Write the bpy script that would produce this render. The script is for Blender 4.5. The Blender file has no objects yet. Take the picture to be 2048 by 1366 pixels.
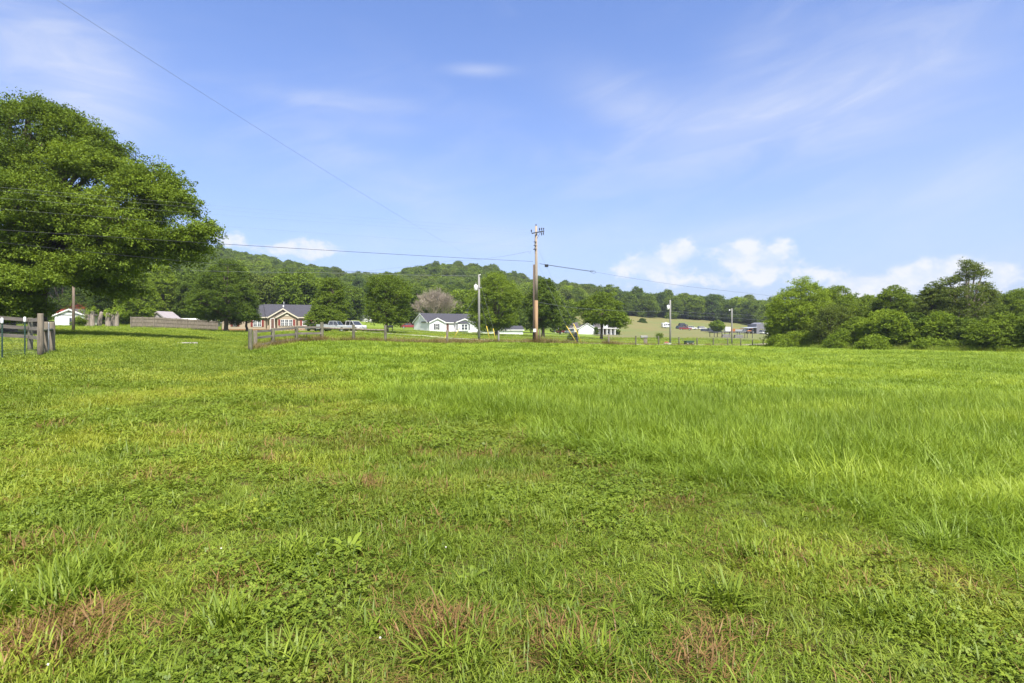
import bpy, bmesh, math, random
import numpy as np
from mathutils import Vector, Matrix

# ------------------------------------------------------------------ camera, sky, sun
SC = bpy.context.scene
COL = SC.collection
F = 1138.0          # focal length in photo pixels (2048 wide)
CZ = 1.6            # eye height
HY = 655.0          # horizon row in the photo
cam_data = bpy.data.cameras.new("camera")
cam = bpy.data.objects.new("camera", cam_data)
COL.objects.link(cam)
cam.location = (0, 0, CZ)
cam.rotation_euler = (math.radians(90), 0, 0)
cam_data.sensor_width = 36.0
cam_data.lens = 36.0 * F / 2048.0
cam_data.shift_y = -(683.0 - HY) / 2048.0
cam_data.clip_start = 0.05
cam_data.clip_end = 20000
SC.camera = cam

SUN_EL, SUN_AZ = math.radians(56), math.radians(158)   # azimuth clockwise from +Y
S = Vector((math.cos(SUN_EL) * math.sin(SUN_AZ), math.cos(SUN_EL) * math.cos(SUN_AZ), math.sin(SUN_EL)))
sun_data = bpy.data.lights.new("sun", 'SUN')
sun_data.energy = 3.5
sun_data.angle = math.radians(1.2)
sun_data.color = (1.0, 0.95, 0.87)
sun = bpy.data.objects.new("sun", sun_data)
COL.objects.link(sun)
sun.rotation_euler = S.to_track_quat('Z', 'Y').to_euler()

SC.view_settings.view_transform = 'Standard'
SC.view_settings.look = 'None'
SC.view_settings.gamma = 1.0
SC.view_settings.exposure = 1.5
SC.cycles.max_bounces = 8
SC.cycles.diffuse_bounces = 3
SC.cycles.glossy_bounces = 2
SC.cycles.transmission_bounces = 4
SC.cycles.transparent_max_bounces = 8
SC.cycles.caustics_reflective = False
SC.cycles.caustics_refractive = False


class NT:
    """small helper to write node trees"""
    def __init__(self, tree):
        self.t = tree
    def n(self, typ, **kw):
        nd = self.t.nodes.new(typ)
        for k, v in kw.items():
            setattr(nd, k, v)
        return nd
    def link(self, a, b):
        self.t.links.new(a, b)
    def put(self, sock, v):
        if isinstance(v, bpy.types.NodeSocket):
            self.link(v, sock)
        else:
            sock.default_value = v
    def math(self, op, a, b=0.0, c=0.0, clamp=False):
        nd = self.n('ShaderNodeMath', operation=op, use_clamp=clamp)
        for s, v in zip(nd.inputs, (a, b, c)):
            self.put(s, v)
        return nd.outputs[0]
    def mix(self, fac, a, b, blend='MIX'):
        nd = self.n('ShaderNodeMix', data_type='RGBA', blend_type=blend)
        self.put(nd.inputs[0], fac)
        for s, v in ((nd.inputs[6], a), (nd.inputs[7], b)):
            self.put(s, v if isinstance(v, bpy.types.NodeSocket) or len(v) == 4 else (*v, 1))
        return nd.outputs[2]
    def noise(self, vec, scale, detail=4, rough=0.55, dist=0.0):
        nd = self.n('ShaderNodeTexNoise')
        if vec is not None:
            self.link(vec, nd.inputs['Vector'])
        nd.inputs['Scale'].default_value = scale
        nd.inputs['Detail'].default_value = detail
        nd.inputs['Roughness'].default_value = rough
        nd.inputs['Distortion'].default_value = dist
        return nd.outputs[0]
    def smooth(self, v, lo, hi):
        nd = self.n('ShaderNodeMapRange', interpolation_type='SMOOTHSTEP')
        self.put(nd.inputs[0], v)
        nd.inputs[1].default_value = lo
        nd.inputs[2].default_value = hi
        return nd.outputs[0]


world = bpy.data.worlds.new("World")
SC.world = world
world.use_nodes = True
wt = world.node_tree
wt.nodes.clear()
w = NT(wt)
w_out = w.n('ShaderNodeOutputWorld')
bg = w.n('ShaderNodeBackground')
w.link(bg.outputs[0], w_out.inputs[0])
sky = w.n('ShaderNodeTexSky', sky_type='NISHITA', sun_disc=False)
sky.sun_elevation = SUN_EL
sky.sun_rotation = SUN_AZ
sky.air_density = 1.0
sky.dust_density = 0.6
sky.ozone_density = 1.6
tc = w.n('ShaderNodeTexCoord')
sep = w.n('ShaderNodeSeparateXYZ')
w.link(tc.outputs['Generated'], sep.inputs[0])
sx, sy, sz = sep.outputs
az = w.math('ARCTAN2', sx, sy)
el = w.math('ARCSINE', sz)


def az_el(px, py):
    v = Vector(((px - 1024) / F, 1.0, (HY - py) / F)).normalized()
    return math.atan2(v.x, v.y), math.asin(v.z)


def comb(x, y, z=0.0):
    c = w.n('ShaderNodeCombineXYZ')
    for s, v in zip(c.inputs, (x, y, z)):
        w.put(s, v)
    return c.outputs[0]


def blob(px, py, wx, wy, tilt=0.0):
    """soft elliptical mask around a direction of the sky; wx, wy in photo pixels"""
    a0, e0 = az_el(px, py)
    sa = wx / F * math.cos(a0) ** 2
    se = wy / F * math.cos(a0)
    da = w.math('SUBTRACT', az, a0)
    de = w.math('SUBTRACT', el, e0)
    if tilt:
        ct, st = math.cos(tilt), math.sin(tilt)
        da2 = w.math('ADD', w.math('MULTIPLY', da, ct), w.math('MULTIPLY', de, st))
        de = w.math('SUBTRACT', w.math('MULTIPLY', de, ct), w.math('MULTIPLY', da, st))
        da = da2
    r2 = w.math('ADD', w.math('POWER', w.math('ABSOLUTE', w.math('DIVIDE', da, sa)), 2.0),
                w.math('POWER', w.math('ABSOLUTE', w.math('DIVIDE', de, se)), 2.0))
    return w.math('EXPONENT', w.math('MULTIPLY', r2, -1.0))


def addall(lst):
    r = lst[0]
    for x in lst[1:]:
        r = w.math('ADD', r, x)
    return r


# thin high cloud: streaks drawn out along the sky
tl = 0.22
vec1 = comb(w.math('MULTIPLY', w.math('ADD', az, w.math('MULTIPLY', el, 0.6)), 1.6),
            w.math('MULTIPLY', w.math('SUBTRACT', el, w.math('MULTIPLY', az, 0.22)), 6.0))
streak = w.smooth(w.noise(vec1, 2.6, 7, 0.6, 1.1), 0.34, 0.74)
vec2 = comb(w.math('MULTIPLY', az, 2.0), w.math('MULTIPLY', el, 4.0), 3.7)
soft = w.smooth(w.noise(vec2, 1.3, 3, 0.5, 0.4), 0.35, 0.75)
cir_mask = addall([
    w.math('MULTIPLY', blob(1490, 235, 240, 60, tl), 0.62),
    w.math('MULTIPLY', blob(1800, 180, 230, 90, tl), 0.42),
    w.math('MULTIPLY', blob(960, 140, 60, 10), 0.45),
    w.math('MULTIPLY', blob(195, 175, 130, 85), 0.62),
    w.math('MULTIPLY', blob(40, 60, 190, 110), 0.30),
    w.math('MULTIPLY', blob(690, 205, 150, 18), 0.32),
    w.math('MULTIPLY', blob(770, 255, 80, 16), 0.28),
    w.math('MULTIPLY', blob(1230, 190, 110, 45, -0.3), 0.36),
    w.math('MULTIPLY', blob(1900, 370, 230, 70, tl), 0.36),
    w.math('MULTIPLY', blob(840, 390, 230, 50, -0.45), 0.22),
    w.math('MULTIPLY', blob(1530, 75, 110, 40, 0.3), 0.22),
    w.math('MULTIPLY', blob(1000, 485, 330, 30), 0.26),
    w.math('MULTIPLY', blob(1500, 460, 150, 22, 0.15), 0.35),
])
cirrus = w.math('MULTIPLY', cir_mask, w.math('ADD', w.math('MULTIPLY', streak, 0.55), 0.55))
cirrus = w.math('ADD', cirrus, w.math('MULTIPLY', w.math('MULTIPLY', soft, streak), 0.17))

# heaped clouds low over the trees
vec3 = comb(az, w.math('MULTIPLY', el, 1.35), 1.3)
puff = w.noise(vec3, 24.0, 9, 0.6, 0.15)
cum_mask = addall([
    blob(1318, 528, 66, 34), w.math('MULTIPLY', blob(1368, 500, 34, 24), 0.8), blob(1265, 530, 36, 14),
    blob(1545, 516, 74, 34), blob(1470, 512, 46, 20),
    blob(628, 500, 46, 22), w.math('MULTIPLY', blob(562, 502, 60, 13), 0.5), blob(462, 477, 34, 15),
    blob(1705, 570, 60, 22), blob(1800, 575, 80, 26), blob(1890, 542, 60, 28), blob(1985, 558, 70, 30),
    w.math('MULTIPLY', blob(1420, 560, 250, 20), 0.4),
])
cum = w.smooth(w.math('ADD', cum_mask, w.math('MULTIPLY', w.math('SUBTRACT', puff, 0.5), 2.6)), 0.12, 0.85)
cum = w.math('MULTIPLY', cum, w.smooth(cum_mask, 0.05, 0.35))

SKYK = 0.078
skyc = w.n('ShaderNodeHueSaturation')
skyc.inputs['Saturation'].default_value = 1.0
skyc.inputs['Hue'].default_value = 0.5
w.link(sky.outputs[0], skyc.inputs['Color'])
tinted = w.mix(1.0, skyc.outputs[0], (0.52, 0.72, 1.10), 'MULTIPLY')
# pale air low in the sky
lowair = w.math('EXPONENT', w.math('MULTIPLY', w.math('MAXIMUM', el, 0.0), -4.2))
CL = 1.0
base = w.mix(w.math('MULTIPLY', lowair, 0.92), tinted, (2.78, 3.02, 3.85))
c1 = w.mix(w.math('MINIMUM', cirrus, 0.85), base, (3.75, 3.95, 4.5))
c2 = w.mix(w.math('MULTIPLY', cum, w.math('ADD', 0.4, w.math('MULTIPLY', w.smooth(puff, 0.38, 0.62), 0.48))), c1, (4.6, 4.6, 4.7))
# bright white layer added overhead and behind camera, out of view, for fill light
fill_veil = w.math('MULTIPLY', w.math('MAXIMUM', w.smooth(el, 0.62, 1.05), w.math('MULTIPLY', w.smooth(w.math('MULTIPLY', sy, -1.0), 0.0, 0.5), w.smooth(el, 0.05, 0.3))), w.math('ADD', 0.6, w.math('MULTIPLY', soft, 0.4)))
c3 = w.mix(w.math('MULTIPLY', fill_veil, 0.85), c2, (7.6, 7.6, 7.7))
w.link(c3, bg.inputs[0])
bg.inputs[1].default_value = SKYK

# ------------------------------------------------------------------ building helpers


def tag(o, label=None, cat=None, group=None, kind=None):
    if label: o['label'] = label
    if cat: o['category'] = cat
    if group: o['group'] = group
    if kind: o['kind'] = kind
    return o


def thing(name, label, cat, loc=(0, 0, 0), rz=0.0, group=None):
    o = bpy.data.objects.new(name, None)
    o.empty_display_size = 0.3
    COL.objects.link(o)
    o.location = loc
    o.rotation_euler = (0, 0, rz)
    return tag(o, label, cat, group)


def copy_thing(src, loc, rz, label, group=None, scale=None):
    def rec(o, parent):
        c = o.copy()
        COL.objects.link(c)
        if parent is not None:
            c.parent = parent
        for ch in list(o.children):
            rec(ch, c)
        return c
    c = rec(src, None)
    c.location = loc
    c.rotation_euler = (0, 0, rz)
    if scale: c.scale = scale
    c['label'] = label
    if group: c['group'] = group
    return c


class MB:
    def __init__(self):
        self.v, self.f, self.m, self.s = [], [], [], []
    def add(self, vs, fs, mi=0, smooth=False):
        o = len(self.v)
        self.v += [tuple(p) for p in vs]
        for f in fs:
            self.f.append(tuple(i + o for i in f))
            self.m.append(mi)
            self.s.append(smooth)
        return self
    def box(self, x0, x1, y0, y1, z0, z1, mi=0):
        vs = [(x0, y0, z0), (x1, y0, z0), (x1, y1, z0), (x0, y1, z0), (x0, y0, z1), (x1, y0, z1), (x1, y1, z1), (x0, y1, z1)]
        return self.add(vs, [(0, 3, 2, 1), (4, 5, 6, 7), (0, 1, 5, 4), (1, 2, 6, 5), (2, 3, 7, 6), (3, 0, 4, 7)], mi)
    def tube(self, pts, rad, n=8, mi=0, cap=True, smooth=True, wob=0.0, rng=None):
        pts = [Vector(p) for p in pts]
        k = len(pts)
        if not hasattr(rad, '__len__'):
            rad = [rad] * k
        vs, fs = [], []
        ref = None
        for i, p in enumerate(pts):
            d = (pts[min(i + 1, k - 1)] - pts[max(i - 1, 0)])
            d = d.normalized() if d.length > 1e-9 else Vector((0, 0, 1))
            if ref is None:
                ref = Vector((1, 0, 0)) if abs(d.x) < 0.9 else Vector((0, 1, 0))
            a = (ref - d * ref.dot(d)).normalized()
            b = d.cross(a)
            ref = a
            for j in range(n):
                t = 2 * math.pi * j / n
                r = rad[i] * (1 + (wob * (rng.random() - 0.5) if rng else 0))
                vs.append(p + a * (r * math.cos(t)) + b * (r * math.sin(t)))
        for i in range(k - 1):
            for j in range(n):
                j2 = (j + 1) % n
                fs.append((i * n + j, i * n + j2, (i + 1) * n + j2, (i + 1) * n + j))
        o = len(self.v)
        self.add(vs, fs, mi, smooth)
        if cap:
            self.f.append(tuple(o + j for j in range(n - 1, -1, -1))); self.m.append(mi); self.s.append(False)
            self.f.append(tuple(o + (k - 1) * n + j for j in range(n))); self.m.append(mi); self.s.append(False)
        return self
    def beam(self, p, q, wd, ht, mi=0):
        """rectangular bar between two points: wd sideways, ht upwards"""
        p, q = Vector(p), Vector(q)
        d = (q - p).normalized()
        side = d.cross(Vector((0, 0, 1)))
        side = side.normalized() if side.length > 1e-6 else Vector((1, 0, 0))
        up = side.cross(d)
        vs = []
        for c in (p, q):
            for a, b in ((-1, -1), (1, -1), (1, 1), (-1, 1)):
                vs.append(c + side * (a * wd / 2) + up * (b * ht / 2))
        return self.add(vs, [(0, 1, 2, 3), (7, 6, 5, 4), (0, 4, 5, 1), (1, 5, 6, 2), (2, 6, 7, 3), (3, 7, 4, 0)], mi)
    def loft(self, secs, mi=0, smooth=False):
        """sections: lists of points with equal counts, closed rings, capped"""
        n = len(secs[0])
        vs = [p for s in secs for p in s]
        fs = []
        for i in range(len(secs) - 1):
            for j in range(n):
                j2 = (j + 1) % n
                fs.append((i * n + j, i * n + j2, (i + 1) * n + j2, (i + 1) * n + j))
        fs.append(tuple(range(n - 1, -1, -1)))
        fs.append(tuple((len(secs) - 1) * n + j for j in range(n)))
        return self.add(vs, fs, mi, smooth)
    def mesh(self, name, mats):
        me = bpy.data.meshes.new(name)
        me.from_pydata(self.v, [], self.f)
        for m in (mats if isinstance(mats, (list, tuple)) else [mats]):
            me.materials.append(m)
        me.polygons.foreach_set('material_index', self.m)
        me.polygons.foreach_set('use_smooth', self.s)
        bm = bmesh.new()
        bm.from_mesh(me)
        bmesh.ops.recalc_face_normals(bm, faces=bm.faces)
        bm.to_mesh(me)
        bm.free()
        me.update()
        return me
    def build(self, name, mats, parent=None):
        o = bpy.data.objects.new(name, self.mesh(name, mats))
        COL.objects.link(o)
        if parent is not None:
            o.parent = parent
        return o


MATS = {}


def mat(name, color, rough=0.8, var=0.15, scale=3.0, metal=0.0, stretch=(1, 1, 1), bump=0.0, c2=None, spec=0.3, coat=0.0):
    if name in MATS:
        return MATS[name]
    m = bpy.data.materials.new(name)
    m.use_nodes = True
    t = NT(m.node_tree)
    b = m.node_tree.nodes['Principled BSDF']
    geo = t.n('ShaderNodeTexCoord')
    mp = t.n('ShaderNodeMapping')
    mp.inputs['Scale'].default_value = stretch
    t.link(geo.outputs['Object'], mp.inputs[0])
    nz = t.noise(mp.outputs[0], scale, 6, 0.62)
    lo = tuple(c * (1 - var) for c in color)
    hi = c2 if c2 else tuple(min(1, c * (1 + var)) for c in color)
    colr = t.mix(t.smooth(nz, 0.3, 0.7), lo, hi)
    t.link(colr, b.inputs['Base Color'])
    b.inputs['Roughness'].default_value = rough
    b.inputs['Metallic'].default_value = metal
    b.inputs['Specular IOR Level'].default_value = spec
    if coat:
        b.inputs['Coat Weight'].default_value = coat
        b.inputs['Coat Roughness'].default_value = 0.05
    if bump:
        bn = t.n('ShaderNodeBump')
        bn.inputs['Strength'].default_value = bump
        bn.inputs['Distance'].default_value = 0.02
        t.link(nz, bn.inputs['Height'])
        t.link(bn.outputs[0], b.inputs['Normal'])
    MATS[name] = m
    return m


def leaf_mat(name, dark, light, trans=0.36):
    """leaf colour varies leaf by leaf (face attribute), clump by clump and tree by tree"""
    m = bpy.data.materials.new(name)
    m.use_nodes = True
    m.node_tree.nodes.clear()
    t = NT(m.node_tree)
    out = t.n('ShaderNodeOutputMaterial')
    at = t.n('ShaderNodeAttribute', attribute_name='tint')
    oi = t.n('ShaderNodeObjectInfo')
    k = t.math('ADD', at.outputs['Fac'], t.math('MULTIPLY', t.math('SUBTRACT', oi.outputs['Random'], 0.5), 0.35), clamp=True)
    c = t.mix(k, dark, light)
    d = t.n('ShaderNodeBsdfDiffuse')
    tr = t.n('ShaderNodeBsdfTranslucent')
    gl = t.n('ShaderNodeBsdfGlossy')
    gl.inputs['Roughness'].default_value = 0.6
    gl.inputs['Color'].default_value = (0.9, 0.95, 0.9, 1)
    t.link(c, d.inputs[0])
    ct = t.mix(1.0, c, (1.25, 1.15, 0.55), 'MULTIPLY')
    t.link(ct, tr.inputs[0])
    m1 = t.n('ShaderNodeMixShader'); m1.inputs[0].default_value = trans
    t.link(d.outputs[0], m1.inputs[1]); t.link(tr.outputs[0], m1.inputs[2])
    m2 = t.n('ShaderNodeMixShader'); m2.inputs[0].default_value = 0.008
    t.link(m1.outputs[0], m2.inputs[1]); t.link(gl.outputs[0], m2.inputs[2])
    t.link(m2.outputs[0], out.inputs[0])
    MATS[name] = m
    return m


def np_mesh(name, verts, faces_flat, face_n, mats, tint=None, mindex=None, smooth=False):
    """mesh from arrays; faces of one size each"""
    me = bpy.data.meshes.new(name)
    nv, nf = len(verts), len(face_n)
    me.vertices.add(nv)
    me.vertices.foreach_set('co', np.asarray(verts, np.float32).ravel())
    me.loops.add(len(faces_flat))
    me.loops.foreach_set('vertex_index', np.asarray(faces_flat, np.int32))
    me.polygons.add(nf)
    st = np.zeros(nf, np.int32)
    st[1:] = np.cumsum(face_n)[:-1]
    me.polygons.foreach_set('loop_start', st)
    for m in (mats if isinstance(mats, (list, tuple)) else [mats]):
        me.materials.append(m)
    if mindex is not None:
        me.polygons.foreach_set('material_index', np.asarray(mindex, np.int32))
    if smooth:
        me.polygons.foreach_set('use_smooth', np.ones(nf, bool))
    if tint is not None:
        a = me.attributes.new('tint', 'FLOAT', 'FACE')
        a.data.foreach_set('value', np.asarray(tint, np.float32))
    me.update(calc_edges=True)
    return me


# ------------------------------------------------------------------ terrain
def zz(y, d):
    return CZ - (y - HY) * d / F


COLS = {
    -500: [(0, 0), (10, .3), (20, .7), (43, 1.3), (60, 1.6), (110, 2.2), (200, 5.0)],
    80: [(0, 0), (10, .2), (20, .56), (30, .72), (43, 1.1), (60, 1.34), (110, 1.89), (200, 5.0)],
    300: [(0, 0), (10, .1), (20, .28), (32, .68), (60, .91), (93, 1.52), (200, 5.0)],
    440: [(0, 0), (10, .05), (20, .15), (32, .33), (60, .6), (102, 1.0), (200, 5.0)],
    501: [(0, 0), (10, .03), (20, .12), (31, .265), (60, .55), (106, .85), (200, 5.0)],
    600: [(0, 0), (10, 0), (25, .22), (38.5, .53), (60, .75), (110, .88), (200, 5.0)],
    720: [(0, 0), (10, 0), (25, .2), (42, .5), (60, .70), (88, .90), (135, 1.6), (190, 3.77)],
    895: [(0, 0), (10, -.05), (25, 0), (49, .136), (62, .13), (85, .33), (130, .46), (200, 1.1)],
    1000: [(0, 0), (10, -.05), (25, -.05), (55, .05), (66, .03), (100, .1), (140, -.05), (200, .72)],
    1217: [(0, 0), (10, -.1), (25, -.2), (58, -.286), (64, -.29), (105, -.7), (200, -1.2), (330, 4.5)],
    1394: [(0, 0), (10, -.1), (25, -.25), (50, -.6), (75.3, -.914), (82, -.99), (100, -1.04), (130, -.91), (200, -.86), (330, 2.2)],
    1505: [(0, 0), (10, -.1), (25, -.3), (60, -1.0), (92.7, -1.54), (100, -1.56), (130, -1.37), (200, -1.39), (330, .2)],
    1750: [(0, 0), (10, -.15), (25, -.35), (72, -1.25), (110, -1.8), (200, -2), (330, -1)],
    2000: [(0, 0), (10, -.15), (25, -.5), (56, -.86), (110, -1.6), (200, -2), (330, -1)],
    2700: [(0, 0), (10, -.15), (25, -.5), (56, -.86), (110, -1.6), (200, -2), (330, -1)],
}
RIDGE = [(-700, 455), (0, 470), (300, 484), (440, 499), (530, 518), (620, 534), (700, 548), (780, 550), (830, 542), (880, 534),
         (940, 537), (1000, 548), (1060, 562), (1130, 577), (1200, 592), (1300, 608), (1700, 640)]
ckeys = sorted(COLS)


def base_height(X, Y):
    X = np.asarray(X, float); Y = np.asarray(Y, float)
    Yc = np.maximum(Y, 3.0)
    px = np.clip(1024 + F * X / Yc, ckeys[0], ckeys[-1])
    prof = np.stack([np.interp(np.clip(Y, 0, None), [p[0] for p in COLS[k]], [p[1] for p in COLS[k]]) for k in ckeys])
    out = np.zeros_like(X)
    for i in range(len(ckeys) - 1):
        a, b = ckeys[i], ckeys[i + 1]
        m = (px >= a) & (px <= b)
        t = (px - a) / (b - a)
        out = np.where(m, prof[i] * (1 - t) + prof[i + 1] * t, out)
    ysky = np.interp(px, [p[0] for p in RIDGE], [p[1] for p in RIDGE])
    R = 520.0
    zr = CZ + (HY - ysky) * R / F - 12.0
    t = np.clip((Y - 205.0) / (R - 205.0), 0, 1)
    t = t * t * (3 - 2 * t) * 0.55 + t * 0.45
    zfar = out + (np.maximum(zr, out) - out) * t
    z = np.where(Y > 205, zfar, out)
    # gentle unevenness
    z = z + 0.02 * np.sin(X * 1.7 + Y * .6) * np.sin(Y * 1.3 - X * .4) + 0.03 * np.sin(X * .31 + 1) * np.sin(Y * .43)
    z = z + np.where(Y > 230, 2.2 * np.sin(X * .021 + 2) * np.sin(Y * .03), 0)
    return z


GX = np.unique(np.concatenate([np.linspace(-3000, -600, 9), np.linspace(-600, -120, 49), np.linspace(-120, -24, 65), np.linspace(-24, 24, 97),
                               np.linspace(24, 120, 65), np.linspace(120, 600, 49), np.linspace(600, 3000, 9)]).round(4))
GY = np.unique(np.concatenate([np.linspace(-200, -10, 10), np.linspace(-10, 30, 81), np.linspace(30, 130, 101), np.linspace(130, 620, 99),
                               np.linspace(620, 4000, 18)]).round(4))
gX, gY = np.meshgrid(GX, GY)
GZ = base_height(gX, gY)
for _ in range(2):      # soften kinks
    q = GZ.copy()
    q[1:-1, 1:-1] = (GZ[1:-1, 1:-1] * 4 + GZ[:-2, 1:-1] + GZ[2:, 1:-1] + GZ[1:-1, :-2] + GZ[1:-1, 2:]) / 8
    GZ = q


def gnd(X, Y):
    X = np.asarray(X, float); Y = np.asarray(Y, float)
    i = np.clip(np.searchsorted(GX, X) - 1, 0, len(GX) - 2)
    j = np.clip(np.searchsorted(GY, Y) - 1, 0, len(GY) - 2)
    u = np.clip((X - GX[i]) / (GX[i + 1] - GX[i]), 0, 1)
    v = np.clip((Y - GY[j]) / (GY[j + 1] - GY[j]), 0, 1)
    r = (GZ[j, i] * (1 - u) + GZ[j, i + 1] * u) * (1 - v) + (GZ[j + 1, i] * (1 - u) + GZ[j + 1, i + 1] * u) * v
    return float(r) if r.ndim == 0 else r


def XY(px, d):
    return (px - 1024) * d / F, d


def at(px, d, dz=0.0):
    """point on the ground in direction px at depth d"""
    x, y = XY(px, d)
    return Vector((x, y, gnd(x, y) + dz))


def pt(px, py, d):
    return Vector(((px - 1024) * d / F, d, CZ + (HY - py) * d / F))


def ground_material():
    m = bpy.data.materials.new("field_ground")
    m.use_nodes = True
    t = NT(m.node_tree)
    b = m.node_tree.nodes['Principled BSDF']
    b.inputs['Roughness'].default_value = 0.95
    b.inputs['Specular IOR Level'].default_value = 0.1
    g = t.n('ShaderNodeNewGeometry')
    pos = g.outputs['Position']
    s = t.n('ShaderNodeSeparateXYZ'); t.link(pos, s.inputs[0])
    n1 = t.noise(pos, 0.35, 5, 0.6)
    n2 = t.noise(pos, 2.2, 6, 0.65)
    n3 = t.noise(pos, 22.0, 4, 0.6)
    soil = t.mix(t.smooth(n2, 0.35, 0.65), (0.06, 0.075, 0.016), (0.085, 0.065, 0.020))
    lawn = t.mix(t.smooth(n1, 0.3, 0.7), (0.14, 0.205, 0.026), (0.185, 0.24, 0.034))
    lawn = t.mix(t.math('MULTIPLY', t.smooth(n3, 0.3, 0.75), 0.55), lawn, (0.10, 0.15, 0.018))
    lawn = t.mix(t.math('MULTIPLY', t.smooth(n2, 0.55, 0.8), 0.45), lawn, (0.2, 0.2, 0.045))
    yy = t.smooth(s.outputs[1], 14.0, 34.0)
    c = t.mix(yy, soil, lawn)
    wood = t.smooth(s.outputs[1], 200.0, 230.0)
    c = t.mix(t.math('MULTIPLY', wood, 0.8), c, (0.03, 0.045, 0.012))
    t.link(c, b.inputs['Base Color'])
    bn = t.n('ShaderNodeBump'); bn.inputs['Strength'].default_value = 0.6; bn.inputs['Distance'].default_value = 0.08
    t.link(n3, bn.inputs['Height']); t.link(bn.outputs[0], b.inputs['Normal'])
    return m


nx, ny = len(GX), len(GY)
gv = np.stack([gX.ravel(), gY.ravel(), GZ.ravel()], 1)
ii = np.arange((ny - 1) * (nx - 1))
rr, cc = ii // (nx - 1), ii % (nx - 1)
a0 = rr * nx + cc
gf = np.stack([a0, a0 + 1, a0 + nx + 1, a0 + nx], 1)
ground = bpy.data.objects.new("ground", np_mesh("ground", gv, gf.ravel(), np.full(len(gf), 4), ground_material(), smooth=True))
COL.objects.link(ground)
tag(ground, "green pasture and lawn rolling back to the wooded hill", "ground", kind='structure')


def drape(name, rows, material, lift, label, cat, nu=6, kind='structure'):
    """sheet laid on the ground; rows = list of ((x0,y0),(x1,y1)) left and right edges"""
    vs, fs, uv = [], [], []
    for (a, b_) in rows:
        for k in range(nu + 1):
            x = a[0] + (b_[0] - a[0]) * k / nu
            y = a[1] + (b_[1] - a[1]) * k / nu
            vs.append((x, y, gnd(x, y) + lift))
            uv.append(k / nu)
    for i in range(len(rows) - 1):
        for k in range(nu):
            q = i * (nu + 1) + k
            fs.append((q, q + 1, q + nu + 2, q + nu + 1))
    me = bpy.data.meshes.new(name)
    me.from_pydata(vs, [], fs)
    me.materials.append(material)
    a = me.attributes.new('across', 'FLOAT', 'POINT')
    a.data.foreach_set('value', uv)
    me.polygons.foreach_set('use_smooth', [True] * len(fs))
    bm = bmesh.new(); bm.from_mesh(me); bmesh.ops.recalc_face_normals(bm, faces=bm.faces); bm.to_mesh(me); bm.free()
    o = bpy.data.objects.new(name, me)
    COL.objects.link(o)
    return tag(o, label, cat, kind=kind)


def strip(path, width, n=60):
    """centre line -> rows"""
    P_ = np.array(path, float)
    seg = np.r_[0, np.cumsum(np.hypot(*np.diff(P_, axis=0).T))]
    tt = np.linspace(0, seg[-1], n)
    x = np.interp(tt, seg, P_[:, 0]); y = np.interp(tt, seg, P_[:, 1])
    for _ in range(3):
        x[1:-1] = (x[:-2] + x[1:-1] * 2 + x[2:]) / 4
        y[1:-1] = (y[:-2] + y[1:-1] * 2 + y[2:]) / 4
    dx, dy = np.gradient(x), np.gradient(y)
    L = np.hypot(dx, dy)
    nxx, nyy = -dy / L, dx / L
    wv = width * (1 + 0.08 * np.sin(tt * 1.3) + 0.06 * np.sin(tt * .47))
    return [((x[i] + nxx[i] * wv[i] / 2, y[i] + nyy[i] * wv[i] / 2), (x[i] - nxx[i] * wv[i] / 2, y[i] - nyy[i] * wv[i] / 2)) for i in range(n)]


def gravel_mat():
    m = bpy.data.materials.new("pale_gravel")
    m.use_nodes = True
    t = NT(m.node_tree)
    b = m.node_tree.nodes['Principled BSDF']
    b.inputs['Roughness'].default_value = 0.95
    g = t.n('ShaderNodeNewGeometry')
    at_ = t.n('ShaderNodeAttribute', attribute_name='across')
    n = t.noise(g.outputs['Position'], 3.0, 6, 0.7)
    c = t.mix(n, (0.30, 0.27, 0.20), (0.48, 0.45, 0.36))
    mid = t.math('ABSOLUTE', t.math('SUBTRACT', at_.outputs['Fac'], 0.5))
    grassy = t.math('MULTIPLY', t.math('SUBTRACT', 1.0, t.smooth(mid, 0.08, 0.2)), t.smooth(n, 0.3, 0.55))
    edge = t.math('MULTIPLY', t.smooth(mid, 0.36, 0.5), t.smooth(n, 0.35, 0.6))
    c = t.mix(t.math('MAXIMUM', t.math('MULTIPLY', grassy, 0.85), edge), c, (0.14, 0.17, 0.03))
    t.link(c, b.inputs['Base Color'])
    return m


lane_pts = [XY(p, d) for p, d in ((640, 101), (690, 94), (760, 86), (860, 77), (940, 69), (1000, 65.5), (1080, 63.5), (1217, 64.5), (1320, 73.5), (1400, 83.5), (1470, 94), (1530, 106), (1620, 130), (1700, 155))]
drape("gravel_lane", strip(lane_pts, 3.0, 120), gravel_mat(), 0.035, "pale gravel lane running behind the fence to the tan house", "lane")

hay_rows = []
for i in range(110):
    u = i / 109
    yy = 128 + (345 - 128) * u
    hay_rows.append((XY(1135 + 85 * (1 - u) ** 1.5 + 5 * math.sin(i * 1.1), yy + 3 * math.sin(i * .7)), XY(1640, yy)))


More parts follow.
